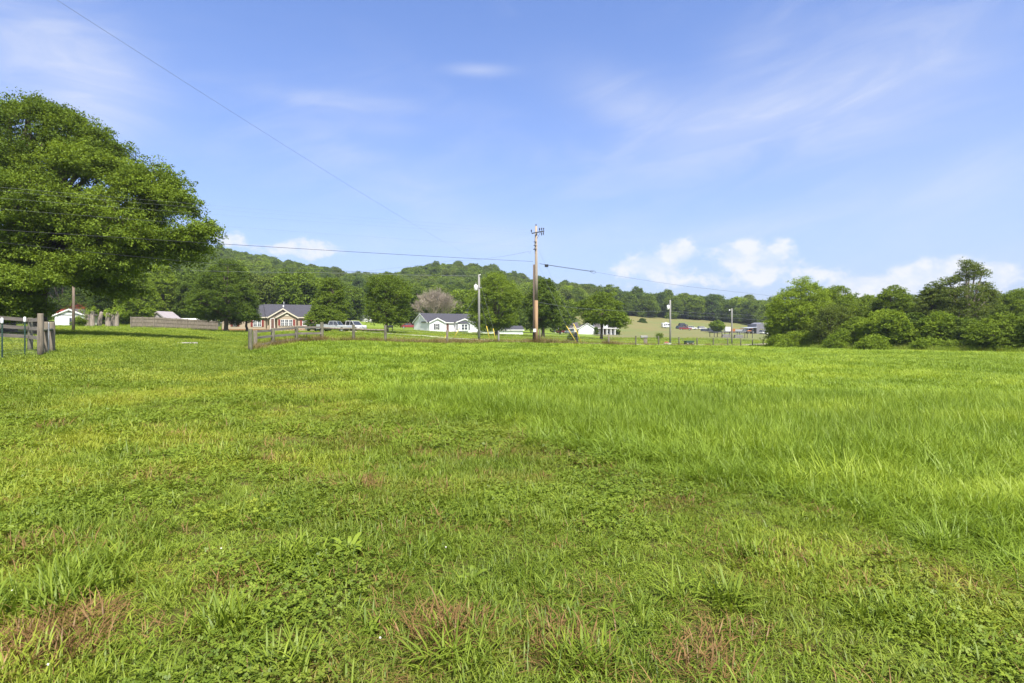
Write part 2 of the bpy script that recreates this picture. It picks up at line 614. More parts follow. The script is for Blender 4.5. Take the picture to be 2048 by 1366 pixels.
def hay_mat():
    m = bpy.data.materials.new("dry_hay_grass")
    m.use_nodes = True
    t = NT(m.node_tree)
    b = m.node_tree.nodes['Principled BSDF']
    b.inputs['Roughness'].default_value = 1.0
    g = t.n('ShaderNodeNewGeometry')
    n = t.noise(g.outputs['Position'], 0.06, 6, 0.65)
    n2 = t.noise(g.outputs['Position'], 0.7, 8, 0.75)
    c = t.mix(t.smooth(n, 0.35, 0.65), (0.135, 0.128, 0.032), (0.10, 0.13, 0.025))
    c = t.mix(t.math('MULTIPLY', t.smooth(n2, 0.38, 0.68), 0.6), c, (0.15, 0.095, 0.035))
    n3 = t.noise(g.outputs['Position'], 0.025, 5, 0.6)
    c = t.mix(t.math('MULTIPLY', t.smooth(n3, 0.5, 0.62), 0.55), c, (0.085, 0.125, 0.022))
    t.link(c, b.inputs['Base Color'])
    return m


drape("hay_field", hay_rows, hay_mat(), 0.12, "straw yellow hay field rising to the far wood", "field", 70)

# ------------------------------------------------------------------ trees
LEAF = {
    'mid': leaf_mat('leaf_mid', (0.048, 0.086, 0.009), (0.190, 0.265, 0.024)),
    'deep': leaf_mat('leaf_deep', (0.036, 0.068, 0.009), (0.140, 0.205, 0.022)),
    'fresh': leaf_mat('leaf_fresh', (0.075, 0.130, 0.010), (0.245, 0.330, 0.026)),
    'olive': leaf_mat('leaf_olive', (0.058, 0.088, 0.014), (0.180, 0.230, 0.038)),
    'blue': leaf_mat('leaf_blue', (0.050, 0.092, 0.022), (0.130, 0.190, 0.040)),
}
BARK = mat('bark', (0.10, 0.078, 0.058), 0.95, 0.35, 6.0, stretch=(1, 1, 0.25), bump=0.6)
BARK_PALE = mat('bark_pale', (0.24, 0.20, 0.155), 0.95, 0.3, 5.0, stretch=(1, 1, 0.2), bump=0.5)


def leaves(rng, centers, crad, flat, n_per, size, ctint=None, up=0.55, outward=None, asp=0.62):
    """leaf sprays: rhombus faces gathered in flattened clumps"""
    C = np.repeat(np.asarray(centers, float), n_per, 0)
    R = np.repeat(np.asarray(crad, float), n_per)
    N = len(C)
    d = rng.normal(size=(N, 3))
    d /= np.linalg.norm(d, axis=1, keepdims=True) + 1e-9
    r = rng.random(N) ** 0.45
    off = d * r[:, None] * R[:, None]
    off[:, 2] *= flat
    # ragged, drooping edges
    off[:, 2] -= 0.18 * R * (off[:, 0] ** 2 + off[:, 1] ** 2) / (R ** 2 + 1e-9)
    p = C + off
    nrm = rng.normal(size=(N, 3)) * 0.62 + d * 0.45 + np.array([0, 0, up])
    nrm /= np.linalg.norm(nrm, axis=1, keepdims=True)
    t = rng.normal(size=(N, 3))
    t -= nrm * (t * nrm).sum(1, keepdims=True)
    t /= np.linalg.norm(t, axis=1, keepdims=True)
    b = np.cross(nrm, t)
    sz = size * (0.6 + 0.8 * rng.random(N))
    L = t * (sz * 0.5)[:, None]; W_ = b * (sz * 0.5 * asp)[:, None]
    fold = nrm * (sz * 0.10)[:, None]
    v = np.stack([p - L, p + W_ + fold, p + L, p - W_ + fold], 1).reshape(-1, 3)
    base = np.repeat(rng.random(len(centers)) if ctint is None else ctint, n_per)
    tint = np.clip(base * 0.8 + rng.random(N) * 0.3 - .02, 0, 1)
    return v, tint


def crown_points(rng, lobes, spacing, shell=0.55, bottom=-1.0, maxn=4000):
    """clump centres over the shells of overlapping ellipsoids"""
    out, nout = [], []
    L = np.array(lobes, float)
    for i, (cx, cy, cz, rx, ry, rz) in enumerate(L):
        area = 4 * math.pi * (((rx * ry) ** 1.6 + (rx * rz) ** 1.6 + (ry * rz) ** 1.6) / 3) ** (1 / 1.6)
        n = int(area / spacing ** 2 * 2.3) + 6
        d = rng.normal(size=(n, 3)); d /= np.linalg.norm(d, axis=1, keepdims=True)
        r = 1 - (1 - shell) * rng.random(n) ** 1.6
        p = d * r[:, None] * np.array([rx, ry, rz]) + np.array([cx, cy, cz])
        keep = d[:, 2] * 1.0 > bottom - 0.15 * rng.random(n)
        for j, (ax, ay, az_, bx, by, bz) in enumerate(L):
            if j != i:
                q = (p - [ax, ay, az_]) / [bx, by, bz]
                keep &= (q ** 2).sum(1) > 0.5
        out.append(p[keep]); nout.append(d[keep])
    P_ = np.concatenate(out)
    if len(P_) > maxn:
        P_ = P_[rng.permutation(len(P_))[:maxn]]
    return P_


def limbs(mb, rng, base, lobes, pts, trunk_r, fork_z, n_twig=60, lean=(0, 0)):
    """trunk, limbs to each lobe and branches to some of the clumps"""
    b = Vector(base)
    fork = b + Vector((lean[0], lean[1], fork_z))
    mid = b + Vector((lean[0] * .4 + trunk_r * .3 * rng.normal(), lean[1] * .4, fork_z * .5))
    mb.tube([b + Vector((0, 0, -0.3)), b + Vector((0, 0, 0.12)), b + Vector((0, 0, .6)), mid, fork], [trunk_r * 1.5, trunk_r * 1.35, trunk_r * 1.05, trunk_r * .95, trunk_r * .8], 10)
    tips = []
    for (cx, cy, cz, rx, ry, rz) in lobes:
        c = Vector((cx, cy, cz))
        m = fork.lerp(c, .5) + Vector((rng.normal() * .06 * rx, rng.normal() * .06 * rx, .08 * rz))
        r0 = trunk_r * (.62 if len(lobes) > 1 else .8)
        top = c + Vector((0, 0, rz * .5))
        mb.tube([fork - Vector((0, 0, trunk_r)), m, c, top], [r0, r0 * .7, r0 * .45, r0 * .12], 7)
        tips += [(fork.lerp(m, .6), r0 * .6), (m, r0 * .6), (c, r0 * .4), (c.lerp(top, .5), r0 * .25)]
    if len(pts):
        sel = rng.permutation(len(pts))[:n_twig]
        for i in sel:
            p = Vector(pts[i])
            s, r = min(tips, key=lambda q: (q[0] - p).length + max(0, q[0].z - p.z) * .8)
            m = s.lerp(p, .5) + Vector((rng.normal(), rng.normal(), rng.normal() + .6)) * ((p - s).length * .07)
            mb.tube([s, m, p], [r * .55, r * .33, r * .08], 5)


def crown_mesh(name, rng, lobes, spacing, crad, flat, leaf, size, cover=1.5, shell=.55, bottom=-1.0, maxl=60000, up=.55):
    """boughs over the lobes; every bough is a flattened, ragged spray of small leaf clumps"""
    B = crown_points(rng, lobes, spacing * 1.55, shell, bottom)
    C0 = np.array(lobes[0][:3])
    nsub = 9
    bc = np.repeat(B, nsub, 0)
    br = np.repeat(crad * 1.45 * rng.uniform(.65, 1.35, len(B)), nsub)
    out = bc - C0
    out /= np.linalg.norm(out, axis=1, keepdims=True) + 1e-9
    d = rng.normal(size=(len(bc), 3)); d /= np.linalg.norm(d, axis=1, keepdims=True)
    q = d * (rng.random(len(bc)) ** .5 * br)[:, None]
    q[:, 2] = q[:, 2] * (.26 + .5 * flat) - .28 * (q[:, :2] * out[:, :2]).sum(1) - .12 * (q[:, 0] ** 2 + q[:, 1] ** 2) / br
    pts = bc + q
    # a few sprigs standing clear of the outline
    tint = np.repeat(rng.random(len(B)), nsub) * .65 + rng.random(len(bc)) * .35
    cr = crad * .58
    rad = cr * rng.uniform(.6, 1.4, len(pts))
    n_per = int(max(6, min(cover * 1.9 * math.pi * cr ** 2 / (size ** 2 * 0.31), maxl / max(1, len(pts)))))
    v, ti = leaves(rng, pts, rad, flat, n_per, size, tint, up=up)
    nf = len(v) // 4
    return np_mesh(name, v, np.arange(nf * 4), np.full(nf, 4), LEAF[leaf], ti), B


def auto_lobes(rng, H0, H1, R, shape='round', ry=None, n=9):
    """lobes of a crown from height H0 to H1 with radius R"""
    ry = ry or R
    cz = (H0 + H1) / 2; hz = (H1 - H0) / 2
    out = [(0, 0, cz - hz * .05, R * .78, ry * .78, hz * .84)]
    for i in range(n):
        a = 2 * math.pi * (i / n + .13 * rng.random()) + rng.random() * .4
        if shape == 'cone':
            k = rng.random() ** .8
            zz_ = H0 + (H1 - H0) * (.08 + .8 * k); rr_ = (1 - k) * .75 + .06
        elif shape == 'dome':
            k = rng.random(); zz_ = H0 + (H1 - H0) * (.1 + .62 * k); rr_ = .68 * math.sqrt(max(0.05, 1 - k * k * .75))
        else:
            k = rng.random(); zz_ = H0 + (H1 - H0) * (.18 + .66 * k); rr_ = .62 * math.sqrt(max(.08, 1 - (2 * k - 1) ** 2 * .75))
        s = .17 + .25 * rng.random()
        out.append((R * rr_ * math.cos(a), ry * rr_ * math.sin(a), zz_, R * s * 1.15, ry * s * 1.15, min(hz * .5, R * s * 1.05)))
    if shape == 'cone':
        out[0] = (0, 0, H0 + (H1 - H0) * .38, R * .8, ry * .8, (H1 - H0) * .40)
        out.append((0, 0, H0 + (H1 - H0) * .72, R * .42, ry * .42, (H1 - H0) * .3))
    else:
        out.append((R * .1, 0, H1 - hz * .38, R * .45, ry * .45, hz * .38))
    return out


def tree(name, label, cat, px, d, top, left, right, bottom, leaf='mid', shape='round', seed=1, group=None, leafsize=None, trunk_r=None, flat=.6,
         cover=1.5, n=9, lobes=None, shell=.6, spacing=None, crad=None, maxl=70000, bark=None, ry=None, up=.55, twigs=50, basez=None, lowcut=-1.0, maxz=None):
    """a tree from its extents in the photo (rows and columns) at depth d"""
    rng = np.random.default_rng(seed)
    x, y = XY(px, d)
    z0 = gnd(x, y) if basez is None else basez
    H1 = CZ + (HY - top) * d / F - z0
    H0 = CZ + (HY - bottom) * d / F - z0
    R = (right - left) / 2 * d / F * (1.04 if name in ('hedge_bush', 'hedgerow_tree') or px > 1530 else .95)
    off = ((left + right) / 2 - px) * d / F
    if lobes is None:
        lobes = auto_lobes(rng, H0, H1, R, shape, ry, n)
        lobes = [(l[0] + off,) + tuple(l[1:]) for l in lobes]
    else:       # given as (px, py, half width px, half height px, depth offset m, depth radius m)
        lobes = [((l[0] - px) * d / F, l[4], CZ + (HY - l[1]) * d / F - z0, l[2] * d / F, l[5], l[3] * d / F) for l in lobes]
        k_ = .85 * (crad or 1.0)
        lobes = [l[:3] + tuple(max(.45, r_ - k_) for r_ in l[3:]) for l in lobes]
    size = leafsize or max(.14, d * .0017)
    sp = spacing or max(.55, R * .17)
    cr = crad or sp * .72
    root = thing(name, label, cat, (x, y, z0), 0, group)
    cm, pts = crown_mesh('crown', rng, lobes, sp, cr, flat, leaf, size, cover, shell, lowcut, maxl, up)
    c = bpy.data.objects.new('crown', cm); COL.objects.link(c); c.parent = root
    mb = MB()
    limbs(mb, rng, (0, 0, 0), lobes, pts, trunk_r or max(.12, H1 * .022), max(.4, H0 + (H1 - H0) * .12), twigs, lean=(max(-.5, min(.5, off * .3)), 0))
    mb.build('trunk', bark or BARK, root)
    return root


# the big pair at the left
tree("maple_tree", "huge spreading dark green tree on the left with long limb reaching right", "tree", 80, 43.5, 285, -20, 442, 555, 'mid', seed=3,
     lobes=[(150, 500, 135, 92, 0, 5.5), (50, 545, 105, 68, -3, 4.5), (245, 440, 105, 85, 0, 4.5), (300, 370, 70, 62, .5, 3.2), (350, 402, 52, 48, 0, 2.3), (365, 480, 55, 28, -1, 2.0),
            (408, 476, 46, 44, -1, 1.9), (425, 462, 26, 24, -1, 1.2), (318, 505, 72, 38, 0, 2.6), (235, 340, 55, 48, 1, 2.8), (180, 330, 65, 52, -1, 2.8), (250, 530, 64, 44, -2, 2.8),
            (150, 562, 80, 28, -4, 2.6), (40, 597, 75, 40, -5, 2.8), (100, 606, 46, 38, -3.5, 2.2), (66, 626, 62, 34, -4.5, 2.8), (112, 618, 40, 34, -3, 2.2), (5, 622, 75, 38, -5, 3.2), (85, 580, 60, 40, -4.5, 2.4), (215, 572, 50, 30, 1, 2.4), (388, 500, 34, 20, -.5, 1.3), (120, 420, 100, 75, -4.0, 3.0), (290, 470, 62, 48, -2.5, 2.2)],
     leafsize=.15, spacing=.92, crad=.74, flat=.62, cover=1.2, maxl=330000, trunk_r=.42, twigs=330, shell=.42)
tree("maple_tree", "tallest tree at the left edge with its crown cut by the picture", "tree", 18, 45.5, 185, -260, 262, 555, 'mid', seed=5,
     lobes=[(20, 430, 170, 150, 0, 6.5), (60, 270, 110, 90, 0, 4.5), (-80, 330, 130, 120, 0, 5), (150, 290, 75, 62, 0, 3.0), (190, 262, 36, 32, 0, 1.6), (235, 300, 38, 22, 0, 1.4),
            (60, 215, 46, 30, 0, 2.0), (110, 225, 40, 28, 0, 2), (20, 235, 60, 36, 0, 2.2), (155, 235, 30, 24, 0, 1.5), (30, 330, 100, 70, -3.2, 3.2), (190, 330, 60, 40, -1.5, 2.2), (-100, 520, 130, 100, 0, 4), (-30, 600, 110, 45, -4, 3), (200, 290, 30, 24, 0.4, 1.5), (215, 330, 40, 26, -.5, 1.6)],
     leafsize=.15, spacing=.92, crad=.74, flat=.62, cover=1.2, maxl=300000, trunk_r=.42, twigs=300, shell=.42)

# yard trees around the houses
T = tree
T("maple_tree", "dense round maple in front of the tan house hiding its left wing", "tree", 452, 93, 518, 376, 522, 646, 'deep', 'dome', 11, n=16, trunk_r=.32, flat=.38, up=.8, cover=2.0, maxl=110000)
T("maple_tree", "small slender maple behind the wide maple by the tan house", "tree", 494, 97, 585, 462, 522, 648, 'deep', 'dome', 12, n=6, trunk_r=.2, flat=.4, maxl=14000)
T("shade_tree", "pointed round tree at the right end of the tan house", "tree", 660, 97, 559, 613, 707, 652, 'mid', 'cone', 13, n=13, flat=.5, trunk_r=.24)
T("shade_tree", "large upright oval tree on the lawn between the two houses", "tree", 772, 90, 548, 722, 832, 656, 'mid', 'round', 14, n=14, flat=.5, trunk_r=.28)
T("shade_tree", "big full tree right of the white house beside the grey pole", "tree", 992, 100, 545, 928, 1050, 670, 'mid', 'round', 16, n=16, flat=.55, trunk_r=.3, lowcut=-1.3)
T("shade_tree", "dark tree directly behind the tall wooden pole with open top", "tree", 1086, 103, 555, 1042, 1128, 662, 'deep', 'round', 17, n=12, flat=.55, trunk_r=.3, lowcut=-1.3)
T("shade_tree", "spreading lawn tree with bare trunk in front of the white farmhouse", "tree", 1203, 104, 581, 1146, 1262, 652, 'mid', 'dome', 18, n=12, flat=.4, trunk_r=.24, up=.8, shell=.5)
T("shade_tree", "small round lone tree in the hay field near the trailers", "tree", 1434, 215, 641, 1420, 1450, 664, 'fresh', 'round', 19, n=10, maxl=9000, shell=.5)
T("shade_tree", "low dark bushy tree at the left edge of the hay field", "tree", 1286, 290, 637, 1273, 1296, 657, 'deep', 'round', 20, n=6, maxl=5000)

# leafless grey tree behind the white house
rng = np.random.default_rng(77)
x, y = XY(872, 158)
bt = thing("bare_tree", "leafless grey twiggy tree behind the white house", "tree", (x, y, gnd(x, y)))
TWIG = mat('grey_twigs', (0.27, 0.225, 0.175), .95, .25, 2)
mb = MB()
def bare(p, d, L, r, depth):
    q = p + d * L
    m = p.lerp(q, .5) + Vector((rng.normal(), rng.normal(), 0)) * L * .05
    mb.tube([p, m, q], [r, r * .85, r * .62], 4 if depth < 3 else 6, cap=False)
    if depth == 0:
        return
    k = 4 if depth > 3 else 3
    for i in range(k):
        nd = (d + Vector((rng.normal() * .42, rng.normal() * .42, .16 + rng.normal() * .22))).normalized()
        bare(p.lerp(q, .55 + .45 * rng.random()), nd, L * (.66 + .16 * rng.random()), max(.022, r * .55), depth - 1)
for i in range(9):
    a = i / 9 * 6.28
    bare(Vector((.2 * math.cos(a), .2 * math.sin(a), 0)), Vector((.42 * math.cos(a), .42 * math.sin(a), 1)).normalized(), 4.1, .12, 5)
mb.build('trunk', TWIG, bt)
cv, ct = leaves(rng, np.array([(rng.normal() * 3.4, rng.normal() * 3, 1.5 + 3 * rng.random()) for _ in range(60)]), np.full(60, .8), .8, 22, .32)
o = bpy.data.objects.new('crown', np_mesh('crown', cv, np.arange(len(cv)), np.full(len(cv) // 4, 4), LEAF['olive'], ct)); COL.objects.link(o); o.parent = bt

# the hedgerow at the right
G = "trees and bushes of the right hand hedgerow"
T("maple_tree", "big bright leafy tree at the left end of the right hedgerow", "tree", 1596, 86, 556, 1533, 1664, 690, 'fresh', 'dome', 31, G, n=16, flat=.6, lowcut=-1.4, maxl=110000, trunk_r=.28, shell=.68, cover=2.0)
T("hedgerow_tree", "green tree just behind the leftmost hedgerow tree", "tree", 1672, 92, 570, 1622, 1720, 690, 'mid', 'round', 32, G, n=12, lowcut=-1.2)
T("hedgerow_tree", "thin dull olive tree in the gap of the hedgerow front", "tree", 1658, 78, 608, 1620, 1702, 695, 'olive', 'round', 33, G, n=9, shell=.5, maxl=22000)
T("hedgerow_tree", "rounded tree rising behind the middle hedgerow bushes", "tree", 1735, 90, 590, 1690, 1790, 680, 'mid', 'dome', 34, G, n=11)
T("hedgerow_tree", "dark tree with flat spreading top left of the tall tree", "tree", 1790, 84, 571, 1738, 1832, 670, 'mid', 'dome', 35, G, n=12, flat=.42)
T("hedgerow_tree", "grey green tree under the tall tree's left side", "tree", 1858, 76, 564, 1826, 1902, 665, 'olive', 'dome', 36, G, n=10, flat=.5, shell=.5)
T("sycamore_tree", "tallest open crowned tree of the right hedgerow", "tree", 1934, 74, 516, 1880, 1992, 660, 'olive', seed=37, group=G,
  lobes=[(1930, 590, 42, 36, 0, 2.6), (1938, 545, 26, 24, 0, 1.5), (1900, 560, 24, 15, .3, 1.2), (1972, 575, 22, 18, 0, 1.2), (1952, 532, 14, 14, 0, .8), (1932, 526, 10, 10, 0, .7), (1893, 590, 26, 24, -.5, 1.4),
         (1965, 545, 12, 10, 0, .6), (1925, 625, 50, 32, 0, 2.6), (1975, 610, 30, 28, 0.4, 1.6), (1985, 588, 12, 12, 0, .7)], spacing=.62, crad=.5, flat=.5, shell=.45, maxl=40000, trunk_r=.26, twigs=120, bark=BARK_PALE)
T("hedgerow_tree", "tree behind the hedgerow at the right edge of the picture", "tree", 2032, 80, 578, 1985, 2085, 670, 'mid', 'dome', 38, G, n=12)
T("hedgerow_tree", "leafy hedgerow tree past the right edge", "tree", 2130, 70, 590, 2060, 2200, 690, 'mid', 'dome', 39, G, n=12)
T("hedge_bush", "pale bright green bush in front of the hedgerow's middle", "bush", 1762, 71, 618, 1716, 1812, 700, 'fresh', 'dome', 41, G, n=12, lowcut=-1.3, trunk_r=.1)
T("hedge_bush", "domed green bush left of a dark hedgerow gap", "bush", 1795, 68, 622, 1752, 1822, 702, 'fresh', 'dome', 42, G, n=10, lowcut=-1.3, trunk_r=.1)
T("hedge_bush", "dark narrow bush in the hedgerow gap", "bush", 1826, 70, 625, 1806, 1850, 702, 'deep', 'round', 43, G, n=8, lowcut=-1.3, trunk_r=.1)
T("hedge_bush", "broad bright bush below the tall open tree", "bush", 1876, 66, 624, 1830, 1926, 704, 'fresh', 'dome', 44, G, n=12, lowcut=-1.3, trunk_r=.1)
T("hedge_bush", "low sloping bush right of the broad bright bush", "bush", 1925, 64, 636, 1886, 1970, 705, 'mid', 'dome', 45, G, n=11, lowcut=-1.3, trunk_r=.1)
T("hedge_bush", "big dark leaning bush at the right edge of the field", "bush", 1998, 57, 628, 1945, 2060, 708, 'mid', 'dome', 46, G, n=14, lowcut=-1.3, flat=.42, trunk_r=.14)
T("hedge_bush", "leafy bush past the right edge of the field", "bush", 2090, 54, 618, 2030, 2160, 712, 'mid', 'dome', 47, G, n=14, lowcut=-1.3, trunk_r=.14)
T("hedge_bush", "small low light bush at the hedgerow's foot left of the gap", "bush", 1746, 65, 672, 1712, 1780, 703, 'fresh', 'dome', 48, G, n=8, lowcut=-1.3, trunk_r=.06, maxl=14000)
T("hedge_bush", "knee high pale shrub at the foot of the dark gap", "bush", 1852, 62, 678, 1822, 1890, 705, 'fresh', 'dome', 49, G, n=7, lowcut=-1.3, trunk_r=.06, maxl=12000)
T("hedge_bush", "knee high shrub at the foot of the sloping bush", "bush", 1920, 60, 682, 1884, 1955, 707, 'mid', 'dome', 50, G, n=7, lowcut=-1.3, trunk_r=.06, maxl=12000)
T("hedge_bush", "leafy bush filling the hedgerow between the olive tree and pale bush", "bush", 1712, 75, 636, 1672, 1748, 698, 'mid', 'dome', 52, G, n=11, lowcut=-1.4, trunk_r=.1)
T("hedge_bush", "low bush at the foot of the olive tree", "bush", 1682, 74, 662, 1650, 1716, 698, 'fresh', 'dome', 53, G, n=8, lowcut=-1.4, trunk_r=.08, maxl=16000)
T("hedge_bush", "low spreading bush at the foot of the hedgerow's big left tree", "bush", 1592, 83, 662, 1540, 1640, 694, 'fresh', 'dome', 54, G, n=9, lowcut=-1.4, trunk_r=.08, maxl=20000)
T("hedge_bush", "small blue green sapling at the left foot of the hedgerow", "bush", 1545, 92, 640, 1532, 1560, 690, 'blue', 'round', 51, G, n=5, lowcut=-1.3, trunk_r=.06, maxl=8000)

# trees close behind the left yard
T("yard_tree", "bright yellow green tree left of the privacy fence", "tree", 272, 112, 545, 236, 314, 650, 'fresh', 'dome', 61, n=12, lowcut=-1.3)
T("yard_tree", "bright green tree behind the lavender shed", "tree", 322, 124, 530, 284, 360, 648, 'fresh', 'round', 62, n=13, lowcut=-1.3)
T("yard_tree", "dark tree behind the privacy fence's white roof", "tree", 383, 124, 548, 346, 420, 645, 'deep', 'round', 63, n=11)
T("yard_tree", "shadowy tree behind the topped trunks", "tree", 215, 116, 560, 172, 262, 650, 'deep', 'dome', 64, n=11)
T("yard_tree", "dark tree behind the small white garage", "tree", 125, 145, 520, 60, 190, 640, 'deep', 'dome', 65, n=12)
T("yard_tree", "dark tree far left behind the board fence", "tree", 30, 120, 560, -30, 90, 652, 'deep', 'dome', 66, n=12)

# ---- shared crowns for the wood
protos = []
for k, (lf, shp) in enumerate([('mid', 'round'), ('deep', 'dome'), ('mid', 'dome'), ('olive', 'round'), ('blue', 'cone'), ('fresh', 'round'), ('mid', 'tall'), ('deep', 'tall')]):
    rng = np.random.default_rng(200 + k)
    lob = auto_lobes(rng, .5, 12.0, 3.7 if shp == 'tall' else 4.8, 'round' if shp == 'tall' else shp, None, 12)
    cm, pts = crown_mesh('crown', rng, lob, 1.1, .85, .6, lf, .40, 1.5, .6, -1.2, 12000)
    mb = MB(); limbs(mb, rng, (0, 0, 0), lob, pts, .22, 3.0, 10)
    protos.append((cm, mb.mesh('trunk', BARK_PALE if k == 3 else BARK)))


def wood_tree(k, x, y, s, rz, label, group, name="wood_tree", dz=0.0):
    r = thing(name, label, "tree", (x, y, gnd(x, y) - .1 + dz), rz, group)
    for nm, me in (('crown', protos[k][0]), ('trunk', protos[k][1])):
        o = bpy.data.objects.new(nm, me); COL.objects.link(o); o.parent = r
    r.scale = s
    return r


rng = np.random.default_rng(9)
# the row of trees where the lawns end below the hill: (px, depth, height m, kind)
row = [(70, 165, 15, 1), (250, 150, 14, 5), (345, 165, 15, 1), (400, 150, 15, 2), (428, 175, 15, 5), (468, 150, 14, 0), (505, 140, 13.5, 5), (540, 160, 12.5, 1), (566, 142, 12.5, 2), (590, 175, 12, 1), (606, 150, 13, 0),
       (632, 160, 12.5, 5), (668, 175, 12, 1), (700, 185, 12, 0), (735, 200, 12, 4), (756, 215, 12, 1), (800, 190, 11, 0), (836, 172, 12, 5), (822, 200, 13, 2),
       (905, 182, 12, 1), (925, 172, 12, 0), (945, 185, 13, 5), (1030, 165, 12, 1), (1062, 175, 12, 3), (1120, 168, 12, 0)]
for (px, d, h, k) in row:
    x, y = XY(px, d)
    s = h / 12.0
    k = k if rng.random() < .6 else int(rng.choice([6, 7, 3, 5, 0]))
    wood_tree(k, x, y, (s * rng.uniform(.85, 1.3), s * 1.1, s * rng.uniform(.9, 1.12)), rng.random() * 6.28, "leafy tree at the foot of the wooded hill behind the houses", "trees at the foot of the wooded hill")
# the edge of the far wood beyond the hay
px = 1136
while px < 1640:
    d = 335 + 25 * rng.random() - (px > 1500) * 25
    x, y = XY(px, d)
    s = (13.2 + 3.6 * rng.random()) / 12 * (1.12 if px < 1240 else 1)
    wood_tree(int(rng.choice([0, 1, 2, 3, 6, 7, 4])), x, y, (s * 1.05, s * 1.05, s), rng.random() * 6.28, "tree of the dark wood edge beyond the yellow hay field", "trees of the far wood edge")
    px += 9 + 13 * rng.random()


# instancing of prototypes on many points (only for what nobody could count)
def scatter(name, label, cat, protos_, P_, pid, rot, scl, extra=None):
    """one object: points carrying prototype meshes"""
    coll = bpy.data.collections.new(name + "_kinds")
    for i, me in enumerate(protos_):
        o = bpy.data.objects.new("kind_%02d" % i, me)
        coll.objects.link(o)
    me = bpy.data.meshes.new(name)
    me.vertices.add(len(P_))
    me.vertices.foreach_set('co', np.asarray(P_, np.float32).ravel())
    def attr(nm, ty, val, key='value'):
        a = me.attributes.new(nm, ty, 'POINT')
        a.data.foreach_set(key, np.asarray(val).ravel())
    attr('pid', 'INT', np.asarray(pid, np.int32))
    attr('rot', 'FLOAT_VECTOR', np.asarray(rot, np.float32), 'vector')
    attr('scl', 'FLOAT_VECTOR', np.asarray(scl, np.float32), 'vector')
    for k, v in (extra or {}).items():
        attr(k, 'FLOAT', np.asarray(v, np.float32))
    o = bpy.data.objects.new(name, me)
    COL.objects.link(o)
    ng = bpy.data.node_groups.new(name, 'GeometryNodeTree')
    ng.interface.new_socket('Geometry', in_out='INPUT', socket_type='NodeSocketGeometry')
    ng.interface.new_socket('Geometry', in_out='OUTPUT', socket_type='NodeSocketGeometry')
    t = NT(ng)
    gi = t.n('NodeGroupInput'); go = t.n('NodeGroupOutput')
    ci = t.n('GeometryNodeCollectionInfo')
    ci.inputs['Collection'].default_value = coll
    ci.inputs['Separate Children'].default_value = True
    ci.inputs['Reset Children'].default_value = True
    iop = t.n('GeometryNodeInstanceOnPoints')
    iop.inputs['Pick Instance'].default_value = True
    def na(nm, ty):
        q = t.n('GeometryNodeInputNamedAttribute', data_type=ty)
        q.inputs['Name'].default_value = nm
        return q.outputs['Attribute']
    t.link(gi.outputs[0], iop.inputs['Points'])
    t.link(ci.outputs[0], iop.inputs['Instance'])
    t.link(na('pid', 'INT'), iop.inputs['Instance Index'])
    t.link(na('rot', 'FLOAT_VECTOR'), iop.inputs['Rotation'])
    t.link(na('scl', 'FLOAT_VECTOR'), iop.inputs['Scale'])
    t.link(iop.outputs[0], go.inputs[0])
    md = o.modifiers.new('scatter', 'NODES')
    md.node_group = ng
    return tag(o, label, cat, kind='stuff')


def forest_points(fn, n, rng, mind):
    """points kept at least mind apart (grid rejection)"""
    cell = {}
    out = []
    for _ in range(n):
        p = fn()
        if p is None:
            continue
        k = (int(p[0] // mind), int(p[1] // mind))
        if any(k2 in cell for k2 in ((k[0] + i, k[1] + j) for i in (-1, 0, 1) for j in (-1, 0, 1)) if k2 in cell and (cell[k2][0] - p[0]) ** 2 + (cell[k2][1] - p[1]) ** 2 < mind ** 2):
            continue
        cell[k] = p
        out.append(p)
    return np.array(out)


def hill_pt():
    px = rng.uniform(-420, 1190); d = math.sqrt(rng.uniform(185 ** 2, 600 ** 2))
    lim = np.interp(px, [-420, 60, 380, 640, 760, 900, 1100, 1190], [190, 185, 178, 195, 222, 200, 230, 350])
    if d < lim:
        return None
    return XY(px, d)
def flat_pt():
    px = rng.uniform(1120, 2600); d = rng.uniform(352, 470)
    if px > 1640: d = rng.uniform(200, 330)
    return XY(px, d)
WH = forest_points(hill_pt, 9000, rng, 6.6)
WF = forest_points(flat_pt, 2500, rng, 7.0)
for nm, W_, hs, lab in (("hill_forest", WH, (11, 14.5), "dense green forest covering the long hill behind the houses"), ("far_forest", WF, (13, 16.5), "dark forest filling the flat ground beyond the hay field")):
    n = len(W_)
    s = rng.uniform(hs[0], hs[1], n) / 12
    kk = rng.choice(8, n, p=[.2, .16, .18, .14, .05, .09, .1, .08] if nm == "hill_forest" else [.16, .2, .14, .16, .1, .04, .1, .1])
    scatter(nm, lab, "forest", [p[0] for p in protos], np.c_[W_, gnd(W_[:, 0], W_[:, 1]) - .8], kk, np.c_[np.zeros(n), np.zeros(n), rng.uniform(0, 6.28, n)],
            np.c_[s * rng.uniform(.85, 1.35, n), s * rng.uniform(.85, 1.35, n), s * rng.uniform(.85, 1.2, n)])

